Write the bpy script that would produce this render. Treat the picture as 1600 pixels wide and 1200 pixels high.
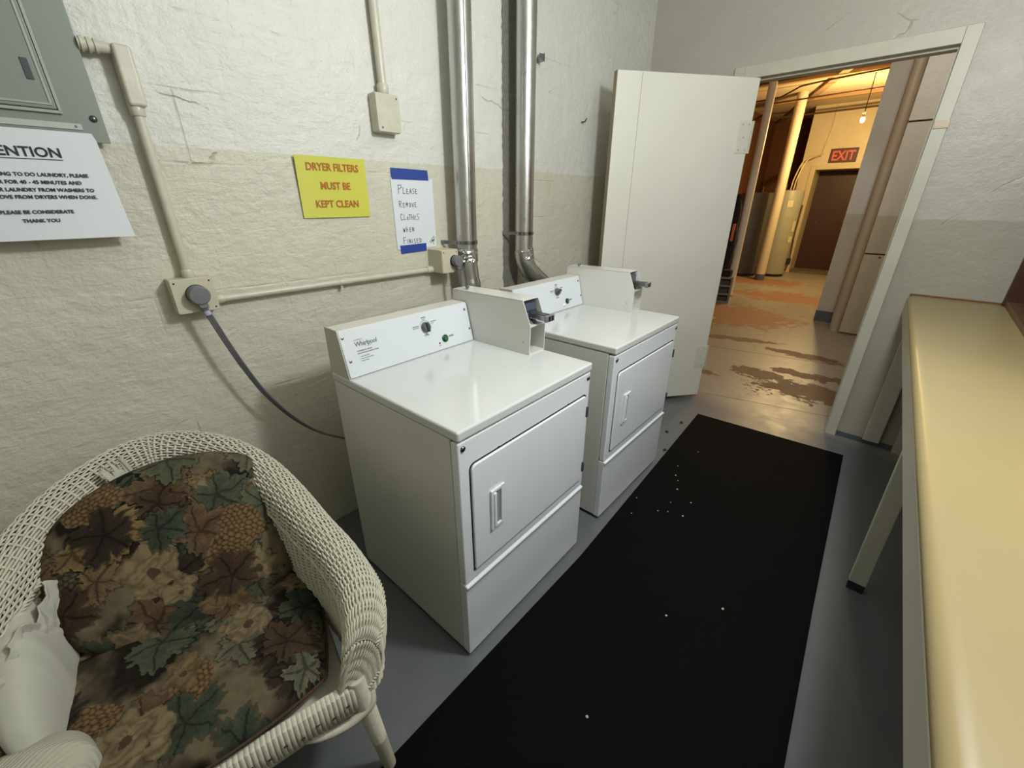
import bpy, bmesh, math, random
import numpy as np
from mathutils import Vector, Matrix, Euler
random.seed(7)
for o in list(bpy.data.objects): bpy.data.objects.remove(o)
SC = bpy.context.scene
COL = SC.collection
PI = math.pi
# ------------------------------------------------------------------ camera
yaw, pitch, roll = 0.7526, -0.4173, 0.0011
cy_, sy_ = math.cos(yaw), math.sin(yaw)
fwd = Vector((-sy_*math.cos(pitch), cy_*math.cos(pitch), math.sin(pitch)))
rgt = Vector((cy_, sy_, 0)); upv = rgt.cross(fwd)
r2 = rgt*math.cos(roll)+upv*math.sin(roll); u2 = -rgt*math.sin(roll)+upv*math.cos(roll)
cd = bpy.data.cameras.new('camera'); cam = bpy.data.objects.new('camera', cd); COL.objects.link(cam)
M = Matrix((r2, u2, -fwd)).transposed().to_4x4(); M.translation = Vector((1.768, -0.5944, 1.4813))
cam.matrix_world = M
cd.sensor_width = 36; cd.sensor_fit = 'HORIZONTAL'; cd.lens = 36*647.743/1600; cd.clip_start = .02
SC.camera = cam
# ------------------------------------------------------------------ colour management, world, lamps
SC.view_settings.view_transform = 'Standard'; SC.view_settings.look = 'None'
SC.view_settings.exposure = 0.0; SC.view_settings.gamma = 1; SC.view_settings.use_curve_mapping = False
W = bpy.data.worlds.new('world'); SC.world = W; W.use_nodes = True
W.node_tree.nodes['Background'].inputs[0].default_value = (.5, .55, .6, 1)
W.node_tree.nodes['Background'].inputs[1].default_value = 0.02
def lamp(name, kind, loc, power, color, size=.1, rot=None, sizey=None):
    l = bpy.data.lights.new(name, kind); l.energy = power; l.color = color
    if kind == 'AREA':
        l.shape = 'RECTANGLE' if sizey else 'DISK'; l.size = size
        if sizey: l.size_y = sizey
    else: l.shadow_soft_size = size
    o = bpy.data.objects.new(name, l); COL.objects.link(o); o.location = loc
    if rot: o.rotation_euler = rot
    return o
lamp('room_lamp', 'POINT', (1.86, .62, 2.32), 92, (.93, .97, 1.0), .11)
lamp('corridor_lamp', 'POINT', (.60, 8.45, 2.49), 160, (1.0, .69, .30), .06)
lamp('corridor_fill_near', 'POINT', (1.35, 4.1, 3.0), 36, (1.0, .96, .90), .15)  # added unseen fill, brightens the boarding and nearer column

# ------------------------------------------------------------------ material helpers
def lin(c):
    c = c/255
    return c/12.92 if c <= .04045 else ((c+.055)/1.055)**2.4
def rgb(r, g, b): return (lin(r), lin(g), lin(b), 1)
class NT:
    def __init__(s, name):
        s.m = bpy.data.materials.new(name); s.m.use_nodes = True; s.t = s.m.node_tree
        s.b = s.t.nodes['Principled BSDF']
        s.geo = None
    def n(s, typ, **kw):
        x = s.t.nodes.new(typ)
        for k, v in kw.items():
            if k.startswith('i_'):
                key = k[2:]; key = int(key) if key.isdigit() else key.replace('_', ' ')
                s.put(x.inputs[key], v)
            else: setattr(x, k, v)
        return x
    def put(s, inp, v):
        if isinstance(v, bpy.types.NodeSocket): s.t.links.new(v, inp)
        elif isinstance(v, bpy.types.Node): s.t.links.new(v.outputs[0], inp)
        else: inp.default_value = v
    def math(s, op, a, b=0.0, c=None, clamp=False):
        x = s.n('ShaderNodeMath', operation=op, use_clamp=clamp); s.put(x.inputs[0], a); s.put(x.inputs[1], b)
        if c is not None: s.put(x.inputs[2], c)
        return x.outputs[0]
    def coord(s, which='Object'):
        return s.n('ShaderNodeTexCoord').outputs[which]
    def world(s): 
        if not s.geo: s.geo = s.n('ShaderNodeNewGeometry').outputs['Position']
        return s.geo
    def sep(s, v):
        x = s.n('ShaderNodeSeparateXYZ'); s.put(x.inputs[0], v); return x.outputs
    def noise(s, vec, scale, detail=4, rough=.55, dist=0, out=0):
        x = s.n('ShaderNodeTexNoise'); s.put(x.inputs['Vector'], vec)
        x.inputs['Scale'].default_value = scale; x.inputs['Detail'].default_value = detail
        x.inputs['Roughness'].default_value = rough; x.inputs['Distortion'].default_value = dist
        return x.outputs[out]
    def smooth(s, v, a, b):
        x = s.n('ShaderNodeMapRange', interpolation_type='SMOOTHSTEP', clamp=True)
        s.put(x.inputs[0], v); x.inputs[1].default_value = a; x.inputs[2].default_value = b
        return x.outputs[0]
    def mix(s, f, a, b, mode='MIX'):
        x = s.n('ShaderNodeMix', data_type='RGBA', blend_type=mode); s.put(x.inputs[0], f); s.put(x.inputs[6], a); s.put(x.inputs[7], b)
        return x.outputs[2]
    def bump(s, h, strength=.3, dist=.01, normal=None):
        x = s.n('ShaderNodeBump'); s.put(x.inputs['Height'], h); x.inputs['Strength'].default_value = strength
        x.inputs['Distance'].default_value = dist
        if normal is not None: s.put(x.inputs['Normal'], normal)
        return x.outputs[0]
    def fin(s, col=None, rough=None, metal=None, normal=None, spec=None, **kw):
        if col is not None: s.put(s.b.inputs['Base Color'], col)
        if rough is not None: s.put(s.b.inputs['Roughness'], rough)
        if metal is not None: s.b.inputs['Metallic'].default_value = metal
        if normal is not None: s.put(s.b.inputs['Normal'], normal)
        if spec is not None: s.b.inputs['Specular IOR Level'].default_value = spec
        for k, v in kw.items(): s.put(s.b.inputs[k.replace('_', ' ')], v)
        return s.m
def simple(name, col, rough=.5, metal=0, nscale=0, nstr=.1, ndist=.002, var=.0, spec=None):
    t = NT(name); v = t.coord(); c = col; nm = None
    if var:
        f = t.noise(v, nscale or 8, 5)
        c = t.mix(t.smooth(f, .3, .7), tuple(x*(1-var) for x in col[:3])+(1,), tuple(min(1, x*(1+var)) for x in col[:3])+(1,))
    if nscale: nm = t.bump(t.noise(v, nscale, 5), nstr, ndist)
    return t.fin(c, rough, metal, nm, spec)
# ------------------------------------------------------------------ mesh helpers
class MB:
    def __init__(s): s.v = []; s.f = []
    def add(s, vs, fs):
        n = len(s.v); s.v += [tuple(x) for x in vs]; s.f += [tuple(i+n for i in f) for f in fs]; return s
    def box(s, x0, x1, y0, y1, z0, z1, mat=None):
        vs = [Vector(p) for p in ((x0,y0,z0),(x1,y0,z0),(x1,y1,z0),(x0,y1,z0),(x0,y0,z1),(x1,y0,z1),(x1,y1,z1),(x0,y1,z1))]
        if mat is not None: vs = [mat @ v for v in vs]
        return s.add(vs, [(0,3,2,1),(4,5,6,7),(0,1,5,4),(1,2,6,5),(2,3,7,6),(3,0,4,7)])
    def prism(s, pts, a, b, axis='y'):
        # pts 2D polygon, extruded along axis from a to b. axis y: pts=(x,z); x: pts=(y,z); z: pts=(x,y)
        def P(p, t): return (p[0], t, p[1]) if axis == 'y' else (t, p[0], p[1]) if axis == 'x' else (p[0], p[1], t)
        n = len(pts); vs = [P(p, a) for p in pts]+[P(p, b) for p in pts]
        fs = [tuple(range(n)), tuple(range(2*n-1, n-1, -1))]+[(i, (i+1) % n, (i+1) % n+n, i+n) for i in range(n)]
        return s.add(vs, fs)
    def tube(s, pts, rad, seg=16, caps=True):
        pts = [Vector(p) for p in pts]; n = len(pts)
        if not isinstance(rad, (list, tuple)): rad = [rad]*n
        t0 = (pts[1]-pts[0]).normalized(); a = t0.orthogonal().normalized(); vs = []; fs = []
        for i in range(n):
            t = (pts[min(i+1, n-1)]-pts[max(i-1, 0)]).normalized()
            a = (a-t*a.dot(t)).normalized(); b = t.cross(a)
            for k in range(seg):
                q = 2*PI*k/seg; vs.append(pts[i]+(a*math.cos(q)+b*math.sin(q))*rad[i])
        for i in range(n-1):
            for k in range(seg):
                k2 = (k+1) % seg; fs.append((i*seg+k, i*seg+k2, (i+1)*seg+k2, (i+1)*seg+k))
        if caps: fs.append(tuple(range(seg-1, -1, -1))); fs.append(tuple((n-1)*seg+k for k in range(seg)))
        return s.add(vs, fs)
    def lathe(s, prof, origin, axis=Vector((0, 0, 1)), seg=32):
        # prof list of (radius, height)
        axis = Vector(axis).normalized(); a = axis.orthogonal().normalized(); b = axis.cross(a); vs = []; fs = []; o = Vector(origin)
        for r, h in prof:
            for k in range(seg):
                q = 2*PI*k/seg; vs.append(o+axis*h+(a*math.cos(q)+b*math.sin(q))*r)
        for i in range(len(prof)-1):
            for k in range(seg):
                k2 = (k+1) % seg; fs.append((i*seg+k, i*seg+k2, (i+1)*seg+k2, (i+1)*seg+k))
        fs.append(tuple(range(seg-1, -1, -1))); fs.append(tuple((len(prof)-1)*seg+k for k in range(seg)))
        return s.add(vs, fs)
    def grid(s, P, closeu=False, closev=False):
        # P array (nu,nv,3)
        nu, nv = P.shape[:2]; n = len(s.v); s.v += [tuple(map(float, q)) for q in P.reshape(-1, 3)]
        for i in range(nu if closeu else nu-1):
            for j in range(nv if closev else nv-1):
                i2 = (i+1) % nu; j2 = (j+1) % nv
                s.f.append((n+i*nv+j, n+i2*nv+j, n+i2*nv+j2, n+i*nv+j2))
        return s
    def build(s, name, mat, parent=None, smooth=False, bevel=0, seg=2, autosmooth=True, solid=0):
        me = bpy.data.meshes.new(name); me.from_pydata(s.v, [], s.f); me.update()
        bm = bmesh.new(); bm.from_mesh(me); bmesh.ops.recalc_face_normals(bm, faces=bm.faces); bm.to_mesh(me); bm.free()
        return link(name, me, mat, parent, smooth, bevel, seg, solid)
def link(name, me, mat, parent=None, smooth=False, bevel=0, seg=2, solid=0):
    o = bpy.data.objects.new(name, me); COL.objects.link(o)
    if mat: me.materials.append(mat)
    if parent: o.parent = parent
    if smooth or bevel:
        for p in me.polygons: p.use_smooth = True
        ang = math.radians(40)
        for e in me.edges: pass
    if smooth and not bevel:
        try: me.set_sharp_from_angle(angle=math.radians(45))
        except Exception: pass
    if solid:
        md = o.modifiers.new('solid', 'SOLIDIFY'); md.thickness = solid; md.offset = 0
    if bevel:
        md = o.modifiers.new('bevel', 'BEVEL'); md.width = bevel; md.segments = seg; md.limit_method = 'ANGLE'; md.angle_limit = math.radians(35); md.harden_normals = True
    return o
def tag(o, label=None, cat=None, group=None, kind=None):
    if label: o['label'] = label
    if cat: o['category'] = cat
    if group: o['group'] = group
    if kind: o['kind'] = kind
    return o
def empty(name, label, cat, loc=(0, 0, 0), rz=0, group=None):
    o = bpy.data.objects.new(name, None); COL.objects.link(o); o.location = loc; o.rotation_euler = (0, 0, rz)
    o.empty_display_size = .1
    return tag(o, label, cat, group)
def copy_tree(o, parent=None):
    c = o.copy(); COL.objects.link(c); c.parent = parent
    for ch in [x for x in bpy.data.objects if x.parent == o]: copy_tree(ch, c)
    return c
def structure(o): o['kind'] = 'structure'; return o
def frame_matrix(o, right, up):
    right = Vector(right).normalized(); up = Vector(up).normalized(); n = right.cross(up)
    m = Matrix((right, up, n)).transposed().to_4x4(); m.translation = Vector(o); return m
def text(name, s, size, m, mat, parent=None, align='LEFT', ext=.0004, bold=0, sx=1, spacing=1):
    c = bpy.data.curves.new(name, 'FONT'); c.body = s; c.size = size; c.align_x = align; c.extrude = ext; c.offset = bold
    c.resolution_u = 3; c.space_character = spacing
    o = bpy.data.objects.new(name, c); COL.objects.link(o)
    bpy.context.view_layer.update()
    me = bpy.data.meshes.new_from_object(o.evaluated_get(bpy.context.evaluated_depsgraph_get()))
    bpy.data.objects.remove(o); bpy.data.curves.remove(c)
    me.transform(m @ Matrix.Diagonal((sx, 1, 1, 1)))
    me.materials.clear()
    return link(name, me, mat, parent)
def strokes(name, lines, m, w, mat, parent=None, ext=.0004):
    mb = MB()
    for ln in lines:
        ln = [Vector((p[0], p[1], 0)) for p in ln]
        for a, b in zip(ln, ln[1:]):
            d = (b-a)
            if d.length < 1e-6: continue
            d.normalize(); n = Vector((-d.y, d.x, 0))*w/2; a2 = a-d*w*.3; b2 = b+d*w*.3
            vs = [a2-n, b2-n, b2+n, a2+n]
            vs = [m @ Vector((v.x, v.y, 0)) for v in vs]+[m @ Vector((v.x, v.y, ext)) for v in vs]
            mb.add(vs, [(0,3,2,1),(4,5,6,7),(0,1,5,4),(1,2,6,5),(2,3,7,6),(3,0,4,7)])
    return mb.build(name, mat, parent)
def rrect(a0, a1, b0, b1, r, n=6, corners=(1, 1, 1, 1)):
    pts = []
    for (cx, cy, q, on) in ((a1-r, b0+r, -PI/2, corners[0]), (a1-r, b1-r, 0, corners[1]), (a0+r, b1-r, PI/2, corners[2]), (a0+r, b0+r, PI, corners[3])):
        if not on:
            sx = 1 if cx > (a0+a1)/2 else -1; sy = 1 if cy > (b0+b1)/2 else -1
            pts.append((cx+sx*r, cy+sy*r)); continue
        for k in range(n+1):
            t = q+PI/2*k/n; pts.append((cx+r*math.cos(t), cy+r*math.sin(t)))
    return pts
def catmull(P, n):
    P = np.array(P, float); P = np.vstack([2*P[0]-P[1], P, 2*P[-1]-P[-2]])
    out = []
    for i in range(1, len(P)-2):
        t = np.linspace(0, 1, 24, endpoint=False)[:, None]
        a, b, c, d = P[i-1], P[i], P[i+1], P[i+2]
        out.append(.5*((2*b)+(-a+c)*t+(2*a-5*b+4*c-d)*t**2+(-a+3*b-3*c+d)*t**3))
    out.append(P[-2][None]); Q = np.vstack(out)
    L = np.r_[0, np.cumsum(np.linalg.norm(np.diff(Q, axis=0), axis=1))]
    s = np.linspace(0, L[-1], n)
    return np.stack([np.interp(s, L, Q[:, k]) for k in range(Q.shape[1])], 1), L[-1]
# ------------------------------------------------------------------ materials
def wall_paint(name, axis, split, upper=(207, 207, 198), lower=(206, 202, 184), block=True, unpainted=False, amp=1.0):
    t = NT(name); p = t.world(); x, y, z = t.sep(p)
    n1 = t.noise(p, 3.0, 5, .6); n2 = t.noise(p, 14, 6, .65); n3 = t.noise(p, 60, 4, .6)
    edge = t.math('ADD', z, t.math('MULTIPLY', t.math('SUBTRACT', n2, .5), .012))
    f = t.smooth(edge, split-.002, split+.002)
    mott = t.smooth(t.noise(p, 1.7, 5, .6, .4), .35, .7)
    lo = t.mix(mott, rgb(*[c*.965 for c in lower]), rgb(*lower)); up = t.mix(mott, rgb(*upper), rgb(*[min(255, c*1.03) for c in upper]))
    col = t.mix(f, lo, up)
    # dirty hairline cracks and scuffs
    vor = t.n('ShaderNodeTexVoronoi', feature='DISTANCE_TO_EDGE'); t.put(vor.inputs['Vector'], t.n('ShaderNodeVectorMath', operation='ADD', i_0=p, i_1=t.n('ShaderNodeVectorMath', operation='SCALE', i_0=t.noise(p, 5, 4, out=1), i_3=.10).outputs[0]).outputs[0]); vor.inputs['Scale'].default_value = 1.0
    crack = t.math('MULTIPLY', t.math('SUBTRACT', 1.0, t.smooth(vor.outputs[0], .0, .004)), t.smooth(n1, .56, .66))
    col = t.mix(t.math('MULTIPLY', crack, .45), col, rgb(120, 112, 92))
    h = t.math('ADD', t.math('MULTIPLY', n2, 1.0), t.math('MULTIPLY', n1, 1.2))
    pit = t.smooth(n3, .62, .78)
    trow = t.noise(t.n('ShaderNodeMapping', i_0=p, i_2=(.5, .2, 0), i_3=(1, 5, 16)).outputs[0], 2.2, 5, .6, .6); h = t.math('ADD', h, t.math('MULTIPLY', trow, .45 if block else .12))
    h = t.math('SUBTRACT', h, t.math('MULTIPLY', pit, .12)); h = t.math('SUBTRACT', h, t.math('MULTIPLY', crack, .5))
    if block:
        hor = z; lat = y if axis == 'x' else x
        cv = t.n('ShaderNodeCombineXYZ', i_0=lat, i_1=t.math('ADD', hor, t.math('MULTIPLY', n1, .02)))
        br = t.n('ShaderNodeTexBrick', i_Vector=cv.outputs[0]); br.inputs['Scale'].default_value = 1.0
        br.inputs['Mortar Size'].default_value = .006; br.inputs['Mortar Smooth'].default_value = 1.0
        br.inputs['Brick Width'].default_value = .41; br.inputs['Row Height'].default_value = .2
        mort = t.math('MULTIPLY', br.outputs['Fac'], t.smooth(n1, .5, .64))
        h = t.math('SUBTRACT', h, t.math('MULTIPLY', mort, .22))
        col = t.mix(t.math('MULTIPLY', mort, t.math('MULTIPLY', t.smooth(t.noise(p, 6, 4), .5, .7), .30)), col, rgb(110, 104, 88))
    if unpainted:
        yy = t.math('ADD', y, t.math('MULTIPLY', t.math('SUBTRACT', t.noise(p, 25, 5, .7), .5), .03))
        g = t.math('MULTIPLY', t.smooth(yy, 1.215, 1.219), t.math('SUBTRACT', 1.0, t.smooth(yy, 1.34, 1.345)))
        con = t.mix(t.noise(p, 40, 6, .7), rgb(86, 84, 78), rgb(140, 138, 130))
        col = t.mix(g, col, con); h = t.math('SUBTRACT', h, t.math('MULTIPLY', g, .6))
    nm = t.bump(h, .55*amp, .018)
    rough = t.math('MULTIPLY_ADD', n2, .25, .27)
    return t.fin(col, rough, 0, nm, .45)
mWallL = wall_paint('painted_block_left', 'x', 1.633, unpainted=True)
mWallB = wall_paint('painted_block_back', 'y', 1.389, upper=(176, 172, 159), lower=(168, 162, 146), block=False, amp=.5)
mWallO = wall_paint('painted_block_other', 'x', 1.5, block=True)
mCeil = simple('ceiling_paint', rgb(205, 203, 190), .7, nscale=6, nstr=.2)

def floor_mat():
    t = NT('painted_concrete_floor'); p = t.world(); x, y, z = t.sep(p)
    n1 = t.noise(p, 2.2, 6, .62, .3); n2 = t.noise(p, 9, 6, .65); n3 = t.noise(p, 40, 5, .6)
    gray = t.mix(n2, rgb(92, 95, 99), rgb(106, 108, 111))
    dirt = t.smooth(t.noise(p, 5, 6, .7), .58, .75)
    gray = t.mix(t.math('MULTIPLY', dirt, .35), gray, rgb(70, 68, 64))
    beige = t.mix(n1, rgb(138, 134, 124), rgb(158, 153, 140))
    beige = t.mix(t.math('MULTIPLY', t.smooth(t.noise(p, 12, 6, .7), .52, .68), .35), beige, rgb(120, 104, 84))
    def blob(cx, cy, rx, ry, ang=0):
        c, s = math.cos(ang), math.sin(ang)
        dx = t.math('SUBTRACT', x, cx); dy = t.math('SUBTRACT', y, cy)
        a = t.math('DIVIDE', t.math('ADD', t.math('MULTIPLY', dx, c), t.math('MULTIPLY', dy, s)), rx)
        b = t.math('DIVIDE', t.math('SUBTRACT', t.math('MULTIPLY', dy, c), t.math('MULTIPLY', dx, s)), ry)
        r = t.math('SQRT', t.math('ADD', t.math('MULTIPLY', a, a), t.math('MULTIPLY', b, b)))
        return t.math('SUBTRACT', 1.0, r)
    def union(l):
        m = l[0]
        for k in l[1:]: m = t.math('MAXIMUM', m, k)
        return m
    nn = t.math('ADD', t.math('MULTIPLY', t.math('SUBTRACT', t.noise(p, 3.5, 8, .72, .6), .5), 2.8), t.math('MULTIPLY', t.math('SUBTRACT', t.noise(p, 13, 6, .7, .8), .5), 1.8))
    worn = union([blob(1.45, 3.42, .55, .24, .1), blob(1.0, 3.62, .3, .12), blob(1.35, 3.85, .35, .12), blob(1.2, 4.45, .4, .12), blob(.5, 4.6, .5, .1, .3), blob(.55, 3.3, .2, .06)])
    wm = t.smooth(t.math('ADD', worn, nn), .12, .17)
    rust = union([blob(.2, 5.75, .75, .7, .2), blob(.45, 7.6, .9, .5), blob(-.3, 9.0, .8, .5)])
    rm = t.smooth(t.math('ADD', rust, nn), -.05, .25)
    cor = t.mix(wm, beige, t.mix(n2, rgb(92, 70, 54), rgb(118, 94, 74)))
    cor = t.mix(t.math('MULTIPLY', rm, .85), cor, t.mix(n2, rgb(132, 84, 56), rgb(150, 108, 78)))
    edge = t.math('ADD', y, t.math('MULTIPLY', t.math('SUBTRACT', n1, .5), .35))
    col = t.mix(t.smooth(edge, 2.55, 2.85), gray, cor)
    # expansion seams
    def seam(a, b, w):
        d = t.math('ABSOLUTE', t.math('SUBTRACT', t.math('SUBTRACT', y, a), t.math('MULTIPLY', x, b)))
        return t.math('SUBTRACT', 1.0, t.smooth(d, w*.4, w))
    sm = t.math('MAXIMUM', seam(2.62, .256, .008), seam(4.03, .224, .012))
    col = t.mix(t.math('MULTIPLY', sm, .6), col, rgb(60, 52, 44))
    h = t.math('SUBTRACT', t.math('ADD', t.math('MULTIPLY', n2, .4), t.math('MULTIPLY', n3, .1)), t.math('MULTIPLY', t.math('ADD', sm, t.math('MULTIPLY', wm, .3)), .6))
    nm = t.bump(h, .35, .01)
    rough = t.math('ADD', t.math('MULTIPLY_ADD', n2, .3, .24), t.math('MULTIPLY', t.math('MAXIMUM', wm, rm), .25))
    return t.fin(col, rough, 0, nm, .5)
mFloor = floor_mat()
mTrim = simple('trim_paint', rgb(190, 186, 168), .42, nscale=9, nstr=.15, var=.04)
mDoor = None
def door_paint():
    t = NT('door_sheet_paint'); v = t.coord(); n = t.noise(v, 1.6, 3, .5); n2 = t.noise(v, 9, 3, .5)
    col = t.mix(t.noise(v, 3, 5, .6), rgb(218, 215, 203), rgb(224, 222, 210))
    return t.fin(col, t.math('MULTIPLY_ADD', n2, .12, .26), 0, t.bump(t.math('ADD', n, t.math('MULTIPLY', n2, .08)), .55, .05), .5)
mDoor = door_paint()
mWhite = simple('dryer_enamel', rgb(228, 232, 236), .16, spec=.55)
mSideEn = simple('dryer_side_enamel', rgb(214, 213, 207), .24, nscale=2.0, nstr=.08, ndist=.01)
mLid = simple('dryer_lid_enamel', rgb(208, 210, 208), .12, nscale=2.5, nstr=.03, ndist=.004)
mPanel = simple('control_panel_white', rgb(212, 217, 222), .22)
mCap = simple('backguard_plastic', rgb(196, 192, 182), .4)
mDark = simple('dark_gap', rgb(28, 28, 28), .6)
mText = simple('printed_gray', rgb(92, 96, 102), .6)
mFine = simple('printed_light_gray', rgb(150, 154, 160), .6)
mKnob = simple('knob_gray', rgb(96, 100, 104), .35)
mKnobD = simple('knob_ridge', rgb(62, 66, 70), .35)
mGreen = simple('button_green', rgb(40, 110, 60), .3)
mGreenD = simple('button_ring', rgb(14, 36, 22), .4)
mSteel = simple('bright_steel', rgb(150, 152, 156), .22, 1)
mScrew = simple('screw_steel', rgb(120, 120, 122), .3, 1)
mHandleIn = simple('handle_pocket', rgb(150, 152, 155), .4)
def duct():
    t = NT('galvanised_duct'); v = t.coord(); x, y, z = t.sep(v)
    a = t.noise(t.n('ShaderNodeMapping', i_0=v, i_3=(3, 3, .6)).outputs[0], 6, 4, .6)
    sp = t.noise(v, 22, 5, .7)
    col = t.mix(a, rgb(168, 168, 166), rgb(214, 214, 212))
    return t.fin(col, t.math('MULTIPLY_ADD', sp, .22, .20), 1, t.bump(t.math('ADD', a, t.math('MULTIPLY', sp, .1)), .25, .006))
mDuct = duct()
def foil():
    t = NT('crumpled_foil'); v = t.coord()
    x = t.n('ShaderNodeTexVoronoi'); t.put(x.inputs['Vector'], v); x.inputs['Scale'].default_value = 55
    return t.fin(rgb(205, 205, 205), .2, 1, t.bump(t.math('ADD', x.outputs[0], t.noise(v, 40, 4)), .9, .01))
mFoil = foil()
mBoxP = None
def box_paint():
    t = NT('outlet_box_paint'); v = t.coord(); n = t.noise(v, 30, 6, .7)
    chips = t.smooth(t.noise(v, 45, 6, .7), .66, .7)
    col = t.mix(chips, t.mix(n, rgb(190, 184, 160), rgb(205, 200, 178)), rgb(110, 98, 78))
    return t.fin(col, .4, 0, t.bump(t.math('SUBTRACT', n, chips), .3, .002))
mBoxP = box_paint()
mPipeP = simple('painted_conduit', rgb(196, 192, 174), .35, nscale=25, nstr=.3, ndist=.003, var=.05)
mPlug = simple('plug_gray', rgb(112, 112, 116), .5)
mCord = simple('cord_gray', rgb(92, 90, 94), .45)
mTapeE = simple('cord_wrap', rgb(170, 170, 190), .3)
mPanelG = simple('breaker_panel_gray', rgb(126, 134, 126), .38, nscale=60, nstr=.08)
mPaper = simple('paper_white', rgb(214, 218, 222), .6)
mInk = simple('ink_black', rgb(38, 38, 44), .7)
mYellow = simple('sign_yellow', rgb(206, 204, 92), .16)
mRed = simple('sign_letters', rgb(176, 100, 34), .4)
mBlue = simple('painter_tape_blue', rgb(34, 62, 142), .6)
mMat = simple('rubber_mat_black', rgb(7, 7, 8), .8, nscale=300, nstr=.3, ndist=.001, spec=.08)
mLint = simple('lint', rgb(190, 186, 178), .9)
def counter():
    t = NT('laminate_worktop'); v = t.coord(); n = t.noise(v, 3, 5)
    return t.fin(t.mix(n, rgb(152, 136, 95), rgb(159, 143, 103)), t.math('MULTIPLY_ADD', t.noise(v, 7, 2), .08, .34), 0, None, .35)
mCounter = counter()
mFascia = simple('fascia_paint', rgb(182, 178, 164), .5, nscale=12, nstr=.15)
mLegP = simple('leg_paint', rgb(196, 192, 178), .5, nscale=12, nstr=.15)
mWoodD = None
def wood(name, a, b, sc=6):
    t = NT(name); v = t.coord(); m = t.n('ShaderNodeMapping', i_0=v, i_3=(8, 1, 8)).outputs[0]
    f = t.noise(m, sc, 5, .6, .8)
    return t.fin(t.mix(f, a, b), .4, 0, t.bump(f, .1, .002))
mWoodD = wood('dark_wood', rgb(48, 26, 14), rgb(80, 46, 26))
mWoodE = wood('edge_wood', rgb(92, 62, 44), rgb(120, 86, 62))
mBrownS = wood('brown_strip', rgb(96, 60, 24), rgb(130, 86, 40))
mWicker = simple('white_wicker', rgb(198, 193, 174), .5, nscale=60, nstr=.2, ndist=.001, var=.06)
mWickerD = simple('gap_shade_and_stitch', rgb(60, 54, 42), .8)  # dark tone stands for shade in the weave gaps; also colours the stitching
mCloth = simple('white_cloth', rgb(180, 178, 164), .85, nscale=9, nstr=.35, ndist=.01)
mKnit = None
def knit():
    t = NT('knit_blanket'); v = t.coord(); w = t.n('ShaderNodeTexWave', i_Vector=v, bands_direction='DIAGONAL'); w.inputs['Scale'].default_value = 60
    return t.fin(rgb(172, 170, 152), .9, 0, t.bump(t.math('ADD', w.outputs['Fac'], t.noise(v, 100, 3)), .4, .003))
mKnit = knit()
def tapestry():
    t = NT('floral_tapestry'); a = t.n('ShaderNodeVertexColor', layer_name='weave')
    v = t.coord(); n = t.noise(v, 260, 3, .6)
    col = t.mix(.25, a.outputs[0], t.n('ShaderNodeMix', data_type='RGBA', blend_type='MULTIPLY', i_0=1.0, i_6=a.outputs[0], i_7=n).outputs[2])
    return t.fin(col, .9, 0, t.bump(n, .35, .0015), .2)
mTap = tapestry()
# corridor
mCorW = wall_paint('corridor_cream', 'y', -5, upper=(208, 194, 160), lower=(200, 186, 150), block=False, amp=.5)
mCorB = simple('corridor_brown_wall', rgb(112, 70, 40), .8, nscale=9, nstr=.4, var=.12)
mCorC = simple('corridor_ceiling', rgb(206, 186, 150), .8, nscale=3, nstr=.3, var=.06)
mStub = wall_paint('stub_wall', 'y', 1.33, upper=(206, 206, 196), lower=(194, 190, 172), block=False, amp=.5)
mColumn = simple('column_paint', rgb(204, 190, 160), .5, nscale=40, nstr=.3, ndist=.004, var=.04)
mPole = simple('pole_paint', rgb(218, 212, 198), .5, nscale=30, nstr=.2)
mTankShade = simple('tank_shaded_gray', rgb(70, 68, 64), .45, var=.05)  # column shade and unlit side are put into this dark tone
mTankW = simple('tank_light', rgb(150, 150, 128), .45, var=.04)
mBase = simple('base_band_gray', rgb(84, 88, 94), .5)
mExitB = simple('exit_board', rgb(76, 28, 22), .5)
mExitL = simple('exit_letters', rgb(214, 96, 84), .5)
mDoorBr = simple('brown_door', rgb(62, 34, 22), .45, nscale=8, nstr=.1, var=.08)
mBlock = simple('cinder_block', rgb(128, 124, 116), .95, nscale=70, nstr=.6, ndist=.004, var=.1)
mRustP = simple('old_pipe', rgb(82, 54, 34), .6, nscale=20, nstr=.3)
mBlackC = simple('black_cloth', rgb(26, 24, 24), .9, nscale=14, nstr=.6, ndist=.02)
mOrange = simple('orange_plastic', rgb(214, 116, 60), .4)
mYelP = simple('yellow_plastic', rgb(196, 160, 40), .4)
mBrass = simple('door_knob_metal', rgb(196, 186, 160), .25, 1)
# ------------------------------------------------------------------ room shell
YB = 2.749
CZ = 2.95
X1, Y0 = 2.75, -2.3
structure(MB().box(-2.2, 4.0, Y0-.1, 12.4, -.1, 0).build('floor', mFloor))
structure(MB().box(-.25, 0, Y0-.1, YB+.1, 0, CZ).build('wall_left', mWallL))
mb = MB().box(0, .66, YB, YB+.1, 0, CZ).box(1.643, X1, YB, YB+.1, 0, CZ).box(.66, 1.643, YB, YB+.1, 2.18, CZ)
structure(mb.build('wall_back', mWallB))
structure(MB().box(X1, X1+.1, Y0-.1, YB+.1, 0, CZ).build('wall_right', mWallO))
structure(MB().box(0, X1, Y0-.1, Y0, 0, CZ).build('wall_front', mWallO))
structure(MB().box(-.25, X1+.1, Y0-.1, YB+.1, CZ, CZ+.1).build('ceiling', mCeil))
# dark painted base band on the back wall
structure(MB().box(1.705, X1, YB-.004, YB, 0, .035).build('baseboard_back', mBase))
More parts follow.
